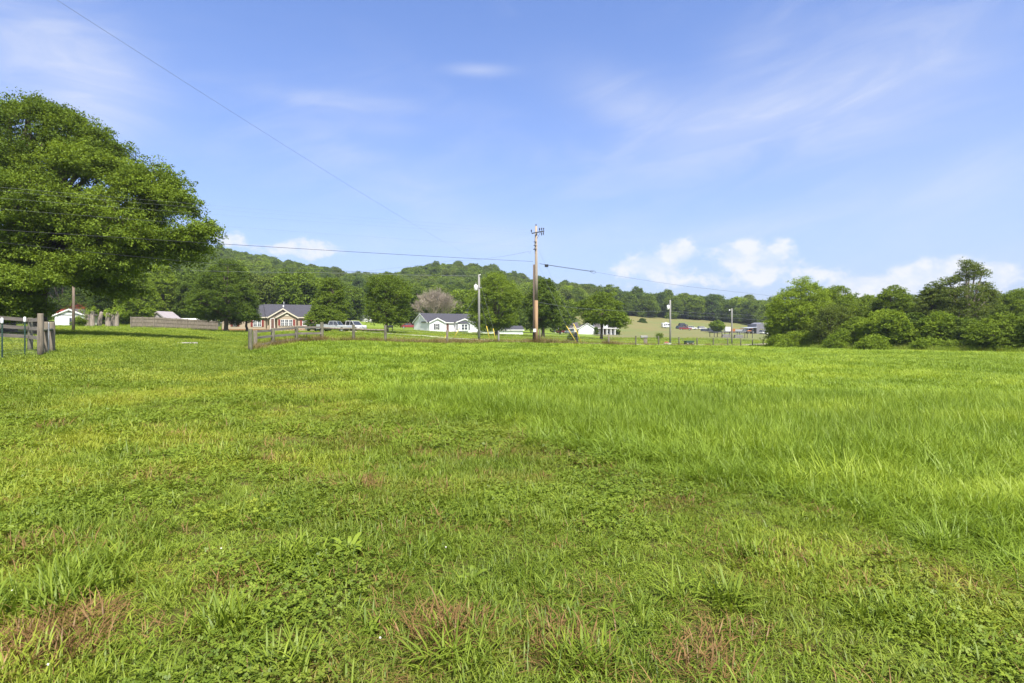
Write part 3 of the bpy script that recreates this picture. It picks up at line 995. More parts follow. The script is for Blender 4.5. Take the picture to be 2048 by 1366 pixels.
# ------------------------------------------------------------------ grass
def grass_mat(name, dark, light, dry, alt, trans=0.35):
    m = bpy.data.materials.new(name)
    m.use_nodes = True
    m.node_tree.nodes.clear()
    t = NT(m.node_tree)
    out = t.n('ShaderNodeOutputMaterial')
    at_ = t.n('ShaderNodeAttribute', attribute_name='tint')
    it = t.n('ShaderNodeAttribute', attribute_name='hue', attribute_type='INSTANCER')
    idry = t.n('ShaderNodeAttribute', attribute_name='dry', attribute_type='INSTANCER')
    k = t.math('ADD', t.math('MULTIPLY', at_.outputs['Fac'], 0.6), t.math('MULTIPLY', it.outputs['Fac'], 0.4))
    c = t.mix(k, dark, light)
    c = t.mix(t.math('MULTIPLY', t.smooth(it.outputs['Fac'], .55, 1.0), .6), c, alt)
    dd = t.math('MULTIPLY', idry.outputs['Fac'], t.math('ADD', t.math('MULTIPLY', at_.outputs['Fac'], .8), .35), clamp=True)
    c = t.mix(dd, c, dry)
    d = t.n('ShaderNodeBsdfDiffuse'); t.link(c, d.inputs[0])
    tr = t.n('ShaderNodeBsdfTranslucent'); t.link(t.mix(1.0, c, (1.2, 1.15, .6), 'MULTIPLY'), tr.inputs[0])
    gl = t.n('ShaderNodeBsdfGlossy'); gl.inputs['Roughness'].default_value = .5
    m1 = t.n('ShaderNodeMixShader'); m1.inputs[0].default_value = trans
    t.link(d.outputs[0], m1.inputs[1]); t.link(tr.outputs[0], m1.inputs[2])
    m2 = t.n('ShaderNodeMixShader'); m2.inputs[0].default_value = .018
    t.link(m1.outputs[0], m2.inputs[1]); t.link(gl.outputs[0], m2.inputs[2])
    t.link(m2.outputs[0], out.inputs[0])
    return m


G_LAWN = grass_mat('grass_lawn', (0.080, 0.132, 0.013), (0.258, 0.332, 0.034), (0.235, 0.150, 0.045), (0.300, 0.325, 0.036))
G_TALL = grass_mat('grass_tall', (0.108, 0.176, 0.016), (0.262, 0.356, 0.036), (0.25, 0.2, 0.07), (0.295, 0.366, 0.038))
G_DEAD = grass_mat('grass_dead', (0.10, 0.055, 0.020), (0.25, 0.155, 0.06), (0.2, .11, .04), (0.24, .15, .05), .1)
G_WEED = grass_mat('grass_weed', (0.11, 0.085, 0.03), (0.30, 0.215, 0.095), (0.26, .17, .08), (0.12, .15, .035), .25)
WHITE_PETAL = mat('white_petal', (.75, .73, .68), .8, .1)


def blades(rng, n, r, h, wd, lean=.5, curl=.6, flat=False):
    """curved tapering blades rooted in a disc"""
    a = rng.uniform(0, 6.283, n); rr_ = r * np.sqrt(rng.random(n))
    bx, by = rr_ * np.cos(a), rr_ * np.sin(a)
    az_ = a * .55 + rng.uniform(0, 6.283, n) * .6 + rng.normal(size=n) * .5
    H = rng.uniform(h[0], h[1], n); W_ = rng.uniform(wd[0], wd[1], n)
    ln = np.abs(rng.normal(size=n)) * lean + .08
    cu = rng.random(n) * curl
    dx, dy = np.cos(az_), np.sin(az_)
    sxv, syv = -dy, dx
    V = []
    for k, (t, wk) in enumerate(((0, .75), (.36, 1.0), (.7, .72), (1.0, 0.0))):
        ang = ln + cu * t * 1.6
        out = H * t * np.sin(np.clip(ang, 0, 1.7)) * (.9 if not flat else 1.2)
        up = H * t * np.cos(np.clip(ang * (.8 if not flat else 1.05), 0, 1.5))
        cx, cy, cz = bx + dx * out, by + dy * out, up - (0.012 if k == 0 else 0)
        if k < 3:
            V.append(np.stack([cx - sxv * W_ * wk / 2, cy - syv * W_ * wk / 2, cz], 1))
            V.append(np.stack([cx + sxv * W_ * wk / 2, cy + syv * W_ * wk / 2, cz], 1))
        else:
            V.append(np.stack([cx, cy, cz], 1))
    V = np.stack(V, 1).reshape(-1, 3)
    o = np.arange(n)[:, None] * 7
    quads = np.concatenate([o + [0, 1, 3, 2], o + [2, 3, 5, 4]], 1).reshape(-1, 4)
    tris = o + [4, 5, 6]
    tq = np.repeat(rng.random(n), 2); tt = None
    flat_idx = np.concatenate([quads.ravel(), tris.ravel()])
    fn = np.concatenate([np.full(len(quads), 4), np.full(len(tris), 3)])
    tb = rng.random(n)
    tint = np.concatenate([np.repeat(tb, 2), tb])
    return V, flat_idx, fn, tint


def leaflets(rng, n, r, h, size):
    """low round leaves held flat, in threes"""
    V, I, T_ = [], [], []
    for i in range(n):
        a = rng.uniform(0, 6.283); q = r * math.sqrt(rng.random())
        c = np.array([q * math.cos(a), q * math.sin(a), rng.uniform(*h)])
        s = rng.uniform(*size)
        tilt = rng.normal(size=2) * .35
        t0 = rng.uniform(0, 6.283); tb = rng.random()
        for j in range(3):
            b = t0 + j * 2.094
            d = np.array([math.cos(b), math.sin(b)]); e = np.array([-d[1], d[0]])
            o = len(V)
            for (u, v) in ((0, 0), (.55, .5), (1.15, .32), (1.15, -.32), (.55, -.5)):
                xy = d * u * s + e * v * s
                V.append([c[0] + xy[0], c[1] + xy[1], c[2] + tilt[0] * xy[0] + tilt[1] * xy[1]])
            I += [o, o + 1, o + 2, o + 3, o + 4]; T_.append(tb)
    return np.array(V), np.array(I), np.full(len(T_), 5), np.array(T_)


def rosette(rng, n, L, wd):
    V, I, T_ = [], [], []
    for i in range(n):
        a = i / n * 6.283 + rng.normal() * .2
        d = np.array([math.cos(a), math.sin(a)]); e = np.array([-d[1], d[0]])
        l = rng.uniform(*L); ww = rng.uniform(*wd); rise = rng.uniform(.25, .8); tb = rng.random()
        o = len(V)
        prof = ((0, .2), (.3, .8), (.6, 1.0), (.85, .7), (1, .1))
        for (t, k) in prof:
            z = l * rise * math.sin(t * 1.9) * .8
            for sgn in (-1, 1):
                V.append([d[0] * l * t + e[0] * ww * k / 2 * sgn, d[1] * l * t + e[1] * ww * k / 2 * sgn, z + ww * .12 * (k)])
        for k in range(4):
            I += [o + 2 * k, o + 2 * k + 1, o + 2 * k + 3, o + 2 * k + 2]; T_.append(tb)
    return np.array(V), np.array(I), np.full(len(T_), 4), np.array(T_)


rng = np.random.default_rng(41)
K = []
def kind(data, m):
    V, I, fn, ti = data
    K.append(np_mesh("blades", V, I, fn, m, ti))
    return len(K) - 1
SHORT = [kind(blades(rng, 48, .10, (.025, .072), (.003, .006), .9, .8), G_LAWN) for _ in range(4)]
MEDIUM = [kind(blades(rng, 26, .12, (.06, .125), (.004, .0075), .8, .9), G_LAWN) for _ in range(3)]
TALL = [kind(blades(rng, 34, .13, (.14, .33), (.004, .008), .5, 1.0), G_TALL) for _ in range(4)]
FAN = [kind(blades(rng, 36, .08, (.08, .19), (.006, .011), .8, .8), G_LAWN) for _ in range(3)]
CLOVER = [kind(leaflets(rng, 34, .13, (.02, .055), (.008, .014)), G_LAWN) for _ in range(3)]
ROSE = [kind(rosette(rng, 11, (.09, .17), (.03, .045)), G_LAWN) for _ in range(2)]
DEAD = [kind(blades(rng, 34, .13, (.05, .12), (.002, .005), 1.35, .5, True), G_DEAD) for _ in range(2)]
FARS = [kind(blades(rng, 80, .42, (.03, .075), (.009, .017), .8, .6), G_LAWN) for _ in range(3)]
FART = [kind(blades(rng, 80, .42, (.12, .25), (.010, .018), .5, .9), G_TALL) for _ in range(3)]
WEED = [kind(blades(rng, 40, .22, (.35, 1.0), (.007, .016), .32, .5), G_WEED) for _ in range(3)]
fl = MB()
for i in range(1):
    fl.tube([(0, 0, 0), (.004, 0, .05), (.006, .002, .075)], .0012, 4)
    for j in range(16):
        v = Vector(rng.normal(size=3)).normalized() * .006
        fl.tube([(.006, .002, .08), (.006 + v.x, .002 + v.y, .08 + v.z * .9)], [.002, .0008], 4, mi=1)
fm = fl.mesh('flower', [G_LAWN, WHITE_PETAL])
K.append(fm); FLOWER = [len(K) - 1]

TB = ([-14.3, -12, -7.7, -4, -.6, 1.5, 2.5, 3.2, 4.2, 6, 20, 60], [31, 29.5, 22.8, 15.5, 10.4, 7.4, 6.0, 4.9, 4.6, 6.0, 12, 30])


def vnoise(X, Y, s, seed):
    """smooth value noise 0..1"""
    r = np.random.default_rng(seed)
    tab = r.random((64, 64))
    x, y = X / s, Y / s
    i, j = np.floor(x).astype(int), np.floor(y).astype(int)
    u, v = x - i, y - j
    u = u * u * (3 - 2 * u); v = v * v * (3 - 2 * v)
    g = lambda a, b: tab[a % 64, b % 64]
    return (g(i, j) * (1 - u) + g(i + 1, j) * u) * (1 - v) + (g(i, j + 1) * (1 - u) + g(i + 1, j + 1) * u) * v


def fbm(X, Y, s, seed):
    return (vnoise(X, Y, s, seed) + .5 * vnoise(X, Y, s / 2.1, seed + 1) + .25 * vnoise(X, Y, s / 4.3, seed + 2)) / 1.75


FENCE_XY = [XY(p, d) for p, d in ((501, 31), (546, 35.5), (593, 38.5), (643, 41), (707, 42), (771, 43), (895, 49), (997, 55), (1078, 57))]
KX = [(193.6 + 71.85 * n) * 58 / F for n in range(15)]
KY = [58 * (1 + .0747 * n) for n in range(15)]
FENCE_XY += list(zip(KX, KY))


def inside_field(X, Y):
    """in front of the post fence"""
    fx = [p[0] for p in FENCE_XY]; fy = [p[1] for p in FENCE_XY]
    return Y < np.interp(X, fx, fy, left=1e9, right=130)


def tallness(X, Y):
    yb = np.interp(X, TB[0], TB[1], left=1e9)
    return np.clip((Y - yb + (fbm(X, Y, 1.6, 7) - .5) * 3.0) / (2.0 + .10 * Y) + .42, 0, 1) * np.where(X > -14.6, 1, 0)


def ring(Y0, Y1, dens, rng):
    """random ground points in the part of the ring in and a little beside the view"""
    A = (Y1 ** 2 - Y0 ** 2) * 1.0 + 3.0 * (Y1 - Y0)
    n = int(A * dens)
    Y = np.sqrt(rng.uniform(Y0 ** 2, Y1 ** 2, n))
    X = rng.uniform(-1, 1, n) * (Y * 1.0 + 1.5)
    return X, Y


PX_, PID, ROT, SCL, HUE, DRY = [], [], [], [], [], []
def put(X, Y, pids, sc, sc_z=None, hue=None, dry=None, tilt=.12, dz=0.0):
    n = len(X)
    if n == 0: return
    PX_.append(np.c_[X, Y, gnd(X, Y) + dz]); PID.append(rng.choice(pids, n))
    ROT.append(np.c_[rng.normal(size=n) * tilt, rng.normal(size=n) * tilt, rng.uniform(0, 6.283, n)])
    sz_ = sc if sc_z is None else sc_z
    SCL.append(np.c_[sc * np.ones(n), sc * np.ones(n), sz_ * np.ones(n)])
    HUE.append(np.clip(hue if hue is not None else rng.random(n), 0, 1) * np.ones(n)); DRY.append((dry if dry is not None else 0) * np.ones(n))


def patchy(X, Y):
    hue = np.clip(.5 + (fbm(X, Y, 1.1, 21) - .5) * 1.5 + (fbm(X, Y, 6, 25) - .5) * 1.2 + rng.normal(size=len(X)) * .14, 0, 1)
    dryf = fbm(X, Y, .75, 31) * .55 + fbm(X, Y, 3.1, 35) * .45
    dry = np.clip((dryf - .56) / .22, 0, 1) * np.clip(1.15 - Y / 14, .25, 1)
    return hue, np.clip(dry + np.clip(rng.normal(size=len(X)) * .10 + .02, 0, .4), 0, 1)

for (Y0, Y1, dens, sc, kinds) in ((1.6, 6.5, 360, 1.0, 'near'), (6.5, 14, 170, 1.3, 'mid'), (14, 26, 26, 1.0, 'far'), (26, 48, 13, 1.3, 'far'), (48, 75, 5.0, 1.8, 'far'), (75, 135, 1.6, 2.6, 'far')):
    X, Y = ring(Y0, Y1, dens, rng)
    T_ = tallness(X, Y); inn = inside_field(X, Y)
    hue, dry = patchy(X, Y)
    u = rng.random(len(X))
    isT = (u < T_) & inn
    ok = ~isT
    # keep the lane bare
    if Y1 > 50:
        lx = np.array([p[0] for p in lane_pts]); ly = np.array([p[1] for p in lane_pts])
        dl = np.min(np.hypot(X[:, None] - np.interp(np.linspace(0, 1, 80), np.linspace(0, 1, len(lx)), lx)[None], Y[:, None] - np.interp(np.linspace(0, 1, 80), np.linspace(0, 1, len(ly)), ly)[None]), axis=1)
        free = dl > 2.6
        ok &= free; isT &= free
    v = rng.random(len(X))
    for (cx_, cy_, cr_) in (XY(366, 36.5) + (.95,), XY(372, 34.5) + (.5,)):
        ok &= np.hypot(X - cx_, (Y - cy_) * .8) > cr_
    if kinds == 'near' or kinds == 'mid':
        sp = rng.uniform(.75, 1.25, len(X)) * sc
        clov = fbm(X, Y, 1.3, 51) > .56
        med = fbm(X, Y, 1.0, 61)
        k1 = ok & (v < .66) & ~(clov & (v < .3))
        lush = np.clip((med - .35) * 3, .55, 1.5)
        put(X[k1], Y[k1], SHORT, sp[k1], sp[k1] * lush[k1], hue[k1], dry[k1] * .6)
        k2 = ok & (v < .3) & clov
        put(X[k2], Y[k2], CLOVER, sp[k2], None, hue[k2] * .7, dry[k2] * .25)
        k3 = ok & (v > .66) & (v < .66 + np.clip((med - .40) * 1.7, 0.03, .28 if kinds == 'near' else .15)) & (dry < .6)
        put(X[k3], Y[k3], MEDIUM, sp[k3], sp[k3] * rng.uniform(.7, 1.3, k3.sum()), hue[k3], dry[k3] * .3)
        k4 = ok & (v > .992) & (fbm(X, Y, 1.7, 71) > .54)
        put(X[k4], Y[k4], FAN, sp[k4] * .95, None, hue[k4] * .6 + .1, 0)
        k5 = ok & (v > .958) & (v < .960)
        put(X[k5], Y[k5], ROSE, sp[k5] * .55, None, hue[k5] * .6, 0)
        k7 = (v > .970) & (v < .9775)
        put(X[k7], Y[k7], DEAD, sp[k7] * .9, None, .9, 0, dz=.012)
        k6 = ok & (v > .80) & (v < .80 + .10 * dry) & (Y < 9)
        put(X[k6], Y[k6], DEAD, sp[k6] * 1.1, None, hue[k6], 0, dz=.015)
        kt = isT & (v < .9)
        tl_ = rng.uniform(.65, 1.15, kt.sum()) * (.5 + .4 * T_[kt])
        put(X[kt], Y[kt], TALL, sp[kt], sc * tl_, hue[kt], dry[kt] * .2, tilt=.2)
        ks = isT & (v >= .9)
        put(X[ks], Y[ks], MEDIUM, sp[ks], None, hue[ks], dry[ks] * .4)
        if kinds == 'near':
            kf = ok & (v > .940) & (v < .9425) & (X < -.3) & (Y < 4.2)
            put(X[kf], Y[kf], FLOWER, 1.0, None, .5, 0)
    else:
        sp = rng.uniform(.8, 1.25, len(X)) * sc
        zs = min(sc, 1.35)
        put(X[ok], Y[ok], FARS, sp[ok], zs * rng.uniform(.6, 1.2, ok.sum()), hue[ok], dry[ok] * .35)
        put(X[isT], Y[isT], FART, sp[isT], zs * rng.uniform(.55, .95, isT.sum()), hue[isT], dry[isT] * .1, tilt=.08)

# tufts that stand out: the fan left of centre, the broad leaved clump at the left, lone ones
def clump(px, py, n, r, kinds, s, hue=.3):
    # first ground hit along the ray
    d = 1.5
    while d < 60 and (CZ - (py - HY) * d / F) > gnd((px - 1024) * d / F, d):
        d += .02
    x0, y0 = (px - 1024) * d / F, d
    X = x0 + rng.normal(size=n) * r; Y = y0 + rng.normal(size=n) * r * .7
    put(X, Y, kinds, rng.uniform(.8, 1.2, n) * s, None, hue + rng.normal(size=n) * .12, 0)
clump(575, 1130, 8, .08, FAN, 1.15, .45)
clump(700, 1105, 2, .04, ROSE, 1.0, .25)
clump(120, 1190, 20, .15, FAN, 1.05, .35)
clump(40, 1220, 18, .13, FAN, 1.05, .35)
clump(200, 1140, 8, .10, FAN, 1.0, .4)
clump(470, 1030, 10, .12, CLOVER, 1.3, .78)
clump(430, 1250, 7, .10, FAN, 1.1, .5)
clump(590, 1330, 5, .07, FAN, 1.0, .5)
clump(930, 1330, 5, .06, FAN, 1.0, .5)
clump(1180, 1330, 5, .06, FAN, 1.0, .5)
clump(1450, 1200, 6, .1, FAN, 1.1, .3)
clump(1780, 1250, 5, .1, FAN, 1.0, .4)
clump(1690, 985, 22, .22, TALL, 1.35, .95)
clump(1560, 900, 18, .25, TALL, 1.35, .8)
clump(1880, 960, 18, .3, TALL, 1.3, .6)
clump(1300, 880, 10, .25, TALL, 1.2, .7)
for (px, py, n, r) in ((880, 1262, 26, .13), (70, 1290, 34, .17), (150, 1255, 22, .12), (70, 1105, 30, .16), (1130, 1290, 16, .14), (830, 1060, 14, .2), (735, 975, 14, .2), (1560, 1120, 14, .2), (470, 1180, 10, .12), (1400, 1330, 12, .1)):
    clump(px, py, n, r, DEAD, 1.25, .4)

# rank grass along the foot of the hedgerow
n = 1500
t_ = rng.random(n)
q = np.array([XY(np.interp(k, [0, .25, .5, .75, 1], [1545, 1640, 1760, 1880, 2120]), np.interp(k, [0, .25, .5, .75, 1], [88, 77, 66.5, 60, 50])) for k in t_]) + rng.normal(size=(n, 2)) * np.array([.5, .9])
put(q[:, 0], q[:, 1], TALL, rng.uniform(1.5, 2.8, n), rng.uniform(1.3, 3.2, n), rng.random(n), (rng.random(n) < .25) * .6, tilt=.15)
P_ = np.concatenate(PX_)
scatter("grass", "green grass of the mown lawn and the taller field", "grass", K, P_, np.concatenate(PID), np.concatenate(ROT), np.concatenate(SCL),
        {'hue': np.concatenate(HUE), 'dry': np.concatenate(DRY)})
print("grass points", len(P_))

# brown weeds left standing along the fence line and round the pole
PX_, PID, ROT, SCL, HUE, DRY = [], [], [], [], [], []
seg = FENCE_XY
for i in range(len(seg) - 1):
    a, b = np.array(seg[i]), np.array(seg[i + 1])
    L = np.hypot(*(b - a))
    n = int(L * (18 if 0 < i < 8 else (9 if i < 10 else 4)))
    t = rng.random(n)
    q = a[None] + (b - a)[None] * t[:, None] + rng.normal(size=(n, 2)) * np.array([.25, .35])
    put(q[:, 0], q[:, 1], WEED, rng.uniform(.7, 1.2, n), rng.uniform(.35, .8, n), rng.random(n), 0)
for (px, d, n, r, s) in ((1085, 57.5, 60, 1.0, 1.1), (1100, 58, 40, 1.5, 1.0), (895, 49.5, 60, 1.4, .9), (950, 55, 50, 2.2, .8), (1080, 56.5, 18, .4, 1.6), (1222, 58.2, 26, .5, 1.2), (620, 39.5, 30, .8, .9)):
    x0, y0 = XY(px, d)
    put(x0 + rng.normal(size=n) * r, y0 + rng.normal(size=n) * .4, WEED, rng.uniform(.8, 1.2, n), rng.uniform(.5, 1.0, n) * s, rng.random(n), 0)
scatter("weeds", "brown dry weeds standing along the post fence", "weeds", K, np.concatenate(PX_), np.concatenate(PID), np.concatenate(ROT), np.concatenate(SCL),
        {'hue': np.concatenate(HUE), 'dry': np.concatenate(DRY)})

# ------------------------------------------------------------------ materials of built things
OLDWOOD = mat('old_wood', (0.165, 0.140, 0.105), .92, .35, 9.0, stretch=(1, 1, .12), bump=.5)
OLDWOOD2 = mat('old_wood_green', (0.115, 0.110, 0.075), .92, .4, 7.0, stretch=(1, 1, .2), bump=.5)
GREYBOARD = mat('grey_board', (0.185, 0.162, 0.135), .9, .28, 7.0, stretch=(.15, .15, 1), bump=.4)
PRIVACY = mat('privacy_board', (0.182, 0.154, 0.124), .92, .35, 5.0, stretch=(3.0, 3.0, .3), bump=.4)
POLEWOOD = mat('pole_wood', (0.275, 0.227, 0.178), .9, .22, 5.0, stretch=(1, 1, .06), bump=.4)
POLETAN = mat('pole_tan', (0.290, 0.186, 0.103), .9, .25, 5.0, stretch=(1, 1, .06), bump=.4)
POLEGREY = mat('pole_grey', (0.216, 0.210, 0.198), .9, .2, 5.0, stretch=(1, 1, .06), bump=.3)
DARKMETAL = mat('dark_metal', (0.05, 0.052, 0.058), .55, .2, 8)
BLACKPLASTIC = mat('black_plastic', (0.018, 0.019, 0.022), .45, .2, 6)
GREENSTEEL = mat('green_steel', (0.035, 0.075, 0.055), .6, .25, 6)
GALV = mat('galvanised', (0.338, 0.345, 0.352), .45, .15, 6, metal=.6)
WIREGREY = mat('wire_grey', (0.22, 0.23, 0.24), .5, .1, 6, metal=.3)
WIREBLACK = mat('wire_black', (0.025, 0.026, 0.03), .55, .1, 4)
WHITE = mat('white_paint', (0.646, 0.646, 0.637), .6, .05, 1.5)
WHITESIDING = mat('white_siding', (0.684, 0.693, 0.703), .65, .06, 1.2, stretch=(.2, .2, 6))
CREAM = mat('cream_trim', (0.518, 0.475, 0.374), .6, .06, 2)
TANSIDING = mat('tan_siding', (0.34, 0.275, 0.20), .75, .07, 1.5, stretch=(.3, .3, 7))
BRICKBASE = mat('brick_base', (0.240, 0.132, 0.066), .9, .25, 6)
SHUTTER = mat('red_shutter', (0.196, 0.038, 0.032), .6, .15, 5)
DARKSHUTTER = mat('dark_shutter', (0.035, 0.04, 0.05), .6, .15, 5)
SHINGLE = mat('shingle', (0.048, 0.047, 0.058), .9, .28, 5.0, stretch=(1, 1, 3), bump=.3)
SHINGLE2 = mat('shingle_brown', (0.072, 0.063, 0.063), .9, .25, 5.0, bump=.3)
GLASS = mat('window_glass', (0.035, 0.042, 0.055), .08, .25, 1.2, spec=.9)
CARGLASS = mat('car_glass', (0.02, 0.024, 0.03), .06, .2, 2, spec=.9)
DOORBROWN = mat('door_brown', (0.13, 0.07, 0.055), .6, .2, 5)
LILAC = mat('lilac_siding', (0.279, 0.248, 0.254), .8, .08, 2, stretch=(.3, .3, 6))
REDBARN = mat('red_metal', (0.20, 0.030, 0.022), .55, .2, 2)
GREYMETAL = mat('grey_sheet', (0.162, 0.162, 0.186), .6, .22, 3, stretch=(4, 4, .3))
YELLOWPLASTIC = mat('yellow_guard', (0.525, 0.385, 0.042), .5, .1, 4)
RUBBER = mat('tyre', (0.02, 0.02, 0.021), .85, .2, 8)
RIM = mat('rim', (0.42, 0.43, 0.44), .35, .15, 6, metal=.7)
SILVER = mat('silver_paint', (0.400, 0.416, 0.424), .3, .05, 1, metal=.35, coat=.6)
WHITEPAINT = mat('white_car_paint', (0.555, 0.562, 0.570), .3, .04, 1, coat=.6)
REDPAINT = mat('red_car_paint', (0.20, 0.035, 0.04), .3, .1, 1, coat=.6)
GREYPAINT = mat('grey_car_paint', (0.16, 0.18, 0.2), .3, .1, 1, coat=.6)
DARKPAINT = mat('dark_car_paint', (0.035, 0.04, 0.055), .3, .1, 1, coat=.6)
ORANGE = mat('orange_paint', (0.364, 0.133, 0.035), .5, .15, 2)
TAILRED = mat('tail_light', (0.4, 0.02, 0.02), .3, .05, 2)
HEADL = mat('head_light', (0.7, 0.72, 0.72), .2, .05, 2)
CONCRETE = mat('concrete', (0.315, 0.285, 0.255), .95, .2, 4)

# ------------------------------------------------------------------ fences
rngf = np.random.default_rng(5)


def post_mesh(x, y, h, r, m, parent, name='post', n=9, lean=(0, 0), square=False, ox=0, oy=0, oz=0):
    z = gnd(x, y)
    mb = MB()
    a = Vector((x - ox, y - oy, z - .3 - oz)); b = Vector((x - ox + lean[0], y - oy + lean[1], z + h - oz))
    if square:
        mb.beam(a, b, r * 2, r * 2)
    else:
        mb.tube([a, a.lerp(b, .4), a.lerp(b, .98), b], [r * 1.04, r, r * .97, r * .9], n)
    return mb.build(name, m, parent)


# middle fence: wooden end posts and boards, then posts with wire running away to the right
fx0, fy0 = FENCE_XY[0]
mf = thing("post_fence", "weathered wooden post fence with rails and wire along the lane", "fence", (fx0, fy0, gnd(fx0, fy0)))
ox, oy, oz = fx0, fy0, gnd(fx0, fy0)
mid_posts = [(501, 31, 1.24, .115, OLDWOOD2), (511, 33, 1.12, .12, OLDWOOD), (546, 35.5, 1.17, .12, OLDWOOD2), (593, 38.5, 1.16, .12, OLDWOOD2), (643.5, 41, 1.44, .125, OLDWOOD2),
             (707, 42, 1.29, .11, OLDWOOD2), (771, 43, 1.37, .11, OLDWOOD2), (894.6, 49, 1.25, .10, OLDWOOD), (997, 55, 1.25, .085, POLEGREY), (1079, 57.3, 1.5, .09, OLDWOOD)]
tops = []
for (px, d, h, r, m) in mid_posts:
    x, y = XY(px, d)
    post_mesh(x, y, h, r, m, mf, lean=(rngf.normal() * .015, 0), ox=ox, oy=oy, oz=oz)
    tops.append((x, y, gnd(x, y), h))
for n in range(14):
    x, y = KX[n], KY[n]
    h = 1.2 if n < 5 else 1.25
    post_mesh(x, y, h * (1 + .04 * rngf.normal()), .088 if n else .1, OLDWOOD if n == 0 else OLDWOOD2, mf, lean=(rngf.normal() * .02, 0), n=7, ox=ox, oy=oy, oz=oz)
    tops.append((x, y, gnd(x, y), h))


def lp(i, h, dx=0, dy=0):
    x, y, z, _ = tops[i]
    return Vector((x - ox + dx, y - oy + dy, z + h - oz))


for (i, j, hs) in ((1, 2, (1.05, .66, .26)), (2, 3, (1.08, .68, .28)), (3, 4, (1.1, .68, .3))):
    for h in hs:
        MB().beam(lp(i, h + .02 * rngf.normal(), 0, -.12), lp(j, h + .02 * rngf.normal(), 0, -.12), .04, .14).build('rail', GREYBOARD, mf)
for (i, j) in ((4, 5), (5, 6)):
    a, b = lp(i, 1.04 if i == 4 else .98), lp(j, 1.0)
    MB().tube([a, a.lerp(b, .5) + Vector((0, 0, -.02)), b], [.075, .07, .065], 8).build('rail', OLDWOOD, mf)
for (i, j) in ((4, 5),):
    for h in (1.24, 1.34):
        MB().tube([lp(i, h), lp(j, h - .1)], .006, 4, cap=False).build('wire', WIREGREY, mf)
mbw = MB()
for i in range(6, len(tops) - 1):
    for h in (.25, .5, .75, .98, 1.14):
        a, b = lp(i, h), lp(i + 1, h)
        mbw.tube([a, a.lerp(b, .5) + Vector((0, 0, -.015)), b], .0045, 4, cap=False)
    if 6 <= i:
        L = (lp(i, 0) - lp(i + 1, 0)).length
        for k in range(1, int(L / .5)):
            t = k * .5 / L
            mbw.tube([lp(i, .05).lerp(lp(i + 1, .05), t), lp(i, 1.0).lerp(lp(i + 1, 1.0), t)], .0025, 3, cap=False)
mbw.build('wire_mesh', WIREGREY, mf)

# left fence: three boards, braced end posts
x, y = XY(60, 23.6)
bf = thing("board_fence", "grey three board wooden fence with braced end posts on the left", "fence", (x, y, gnd(x, y)))
ox, oy, oz = x, y, gnd(x, y)
LP = {}
for key, px, d, top, r, m in (('a', 60, 23.6, 635.5, .095, OLDWOOD2), ('b', 80.5, 20.8, 627, .10, OLDWOOD), ('c', 91.5, 22.2, 643.5, .09, OLDWOOD), ('d', 104, 23.6, 644, .105, OLDWOOD), ('e', 97, 21.9, 645, .025, GALV)):
    x, y = XY(px, d)
    h = CZ + (HY - top) * d / F - gnd(x, y)
    post_mesh(x, y, h, r, m, bf, lean=(rngf.normal() * .01, 0), ox=ox, oy=oy, oz=oz)
    LP[key] = (x, y, gnd(x, y), h)
def lq(k, h):
    x, y, z, _ = LP[k]
    return Vector((x - ox, y - oy, z + h - oz))
farx, fary = XY(-190, 19.6)
LP['far'] = (farx, fary, gnd(farx, fary), 1.35)
post_mesh(farx, fary, 1.4, .095, OLDWOOD, bf, ox=ox, oy=oy, oz=oz)
midx, midy = XY(-55, 21.6)
LP['m'] = (midx, midy, gnd(midx, midy), 1.35)
post_mesh(midx, midy, 1.4, .095, OLDWOOD, bf, ox=ox, oy=oy, oz=oz)
pa = lambda py: CZ + (HY - py) * 23.6 / F - LP['a'][2]
for h0 in (pa(640), pa(656), pa(673)):
    for (i, j) in (('a', 'm'), ('m', 'far')):
        MB().beam(lq(i, h0 + {'a': 0, 'm': .12}[i]) + Vector((0, -.11, 0)), lq(j, h0 + {'m': .12, 'far': .22}[j]) + Vector((0, -.11, 0)), .035, .14).build('rail', GREYBOARD, bf)
    MB().beam(lq('a', h0 - .02) + Vector((0, -.05, 0)), lq('b', h0 - .0), .035, .14).build('rail', GREYBOARD, bf)
MB().tube([lq('b', .92), lq('d', .93)], .06, 8).build('brace', OLDWOOD2, bf)

# green steel posts with white caps and welded wire in front of it
x, y = XY(4, 18.4)
tf = thing("wire_fence", "green steel post fence with white caps and fine wire mesh", "fence", (x, y, gnd(x, y)))
ox, oy, oz = x, y, gnd(x, y)
TPX = [(-75, 16.0), (4, 18.4), (49.5, 19.9), (80.5, 20.7)]
tp = []
for (px, d) in TPX:
    x, y = XY(px, d); z = gnd(x, y)
    tp.append(Vector((x - ox, y - oy, z - oz)))
    if px == 80.5: continue
    mb = MB()
    mb.box(tp[-1].x - .022, tp[-1].x + .022, tp[-1].y - .004, tp[-1].y + .004, tp[-1].z - .3, tp[-1].z + 1.2)
    mb.box(tp[-1].x - .004, tp[-1].x + .004, tp[-1].y + .004, tp[-1].y + .035, tp[-1].z - .3, tp[-1].z + 1.2)
    for k in range(16):
        zk = tp[-1].z + .12 + k * .065
        mb.box(tp[-1].x - .010, tp[-1].x + .010, tp[-1].y - .016, tp[-1].y - .004, zk, zk + .018)
    mb.build('post', GREENSTEEL, tf)
    MB().tube([tp[-1] + Vector((0, 0, 1.19)), tp[-1] + Vector((0, 0, 1.22)), tp[-1] + Vector((0, 0, 1.36)), tp[-1] + Vector((0, 0, 1.38))], [.03, .042, .036, .02], 10).build('post_cap', WHITE, tf)
mbw = MB()
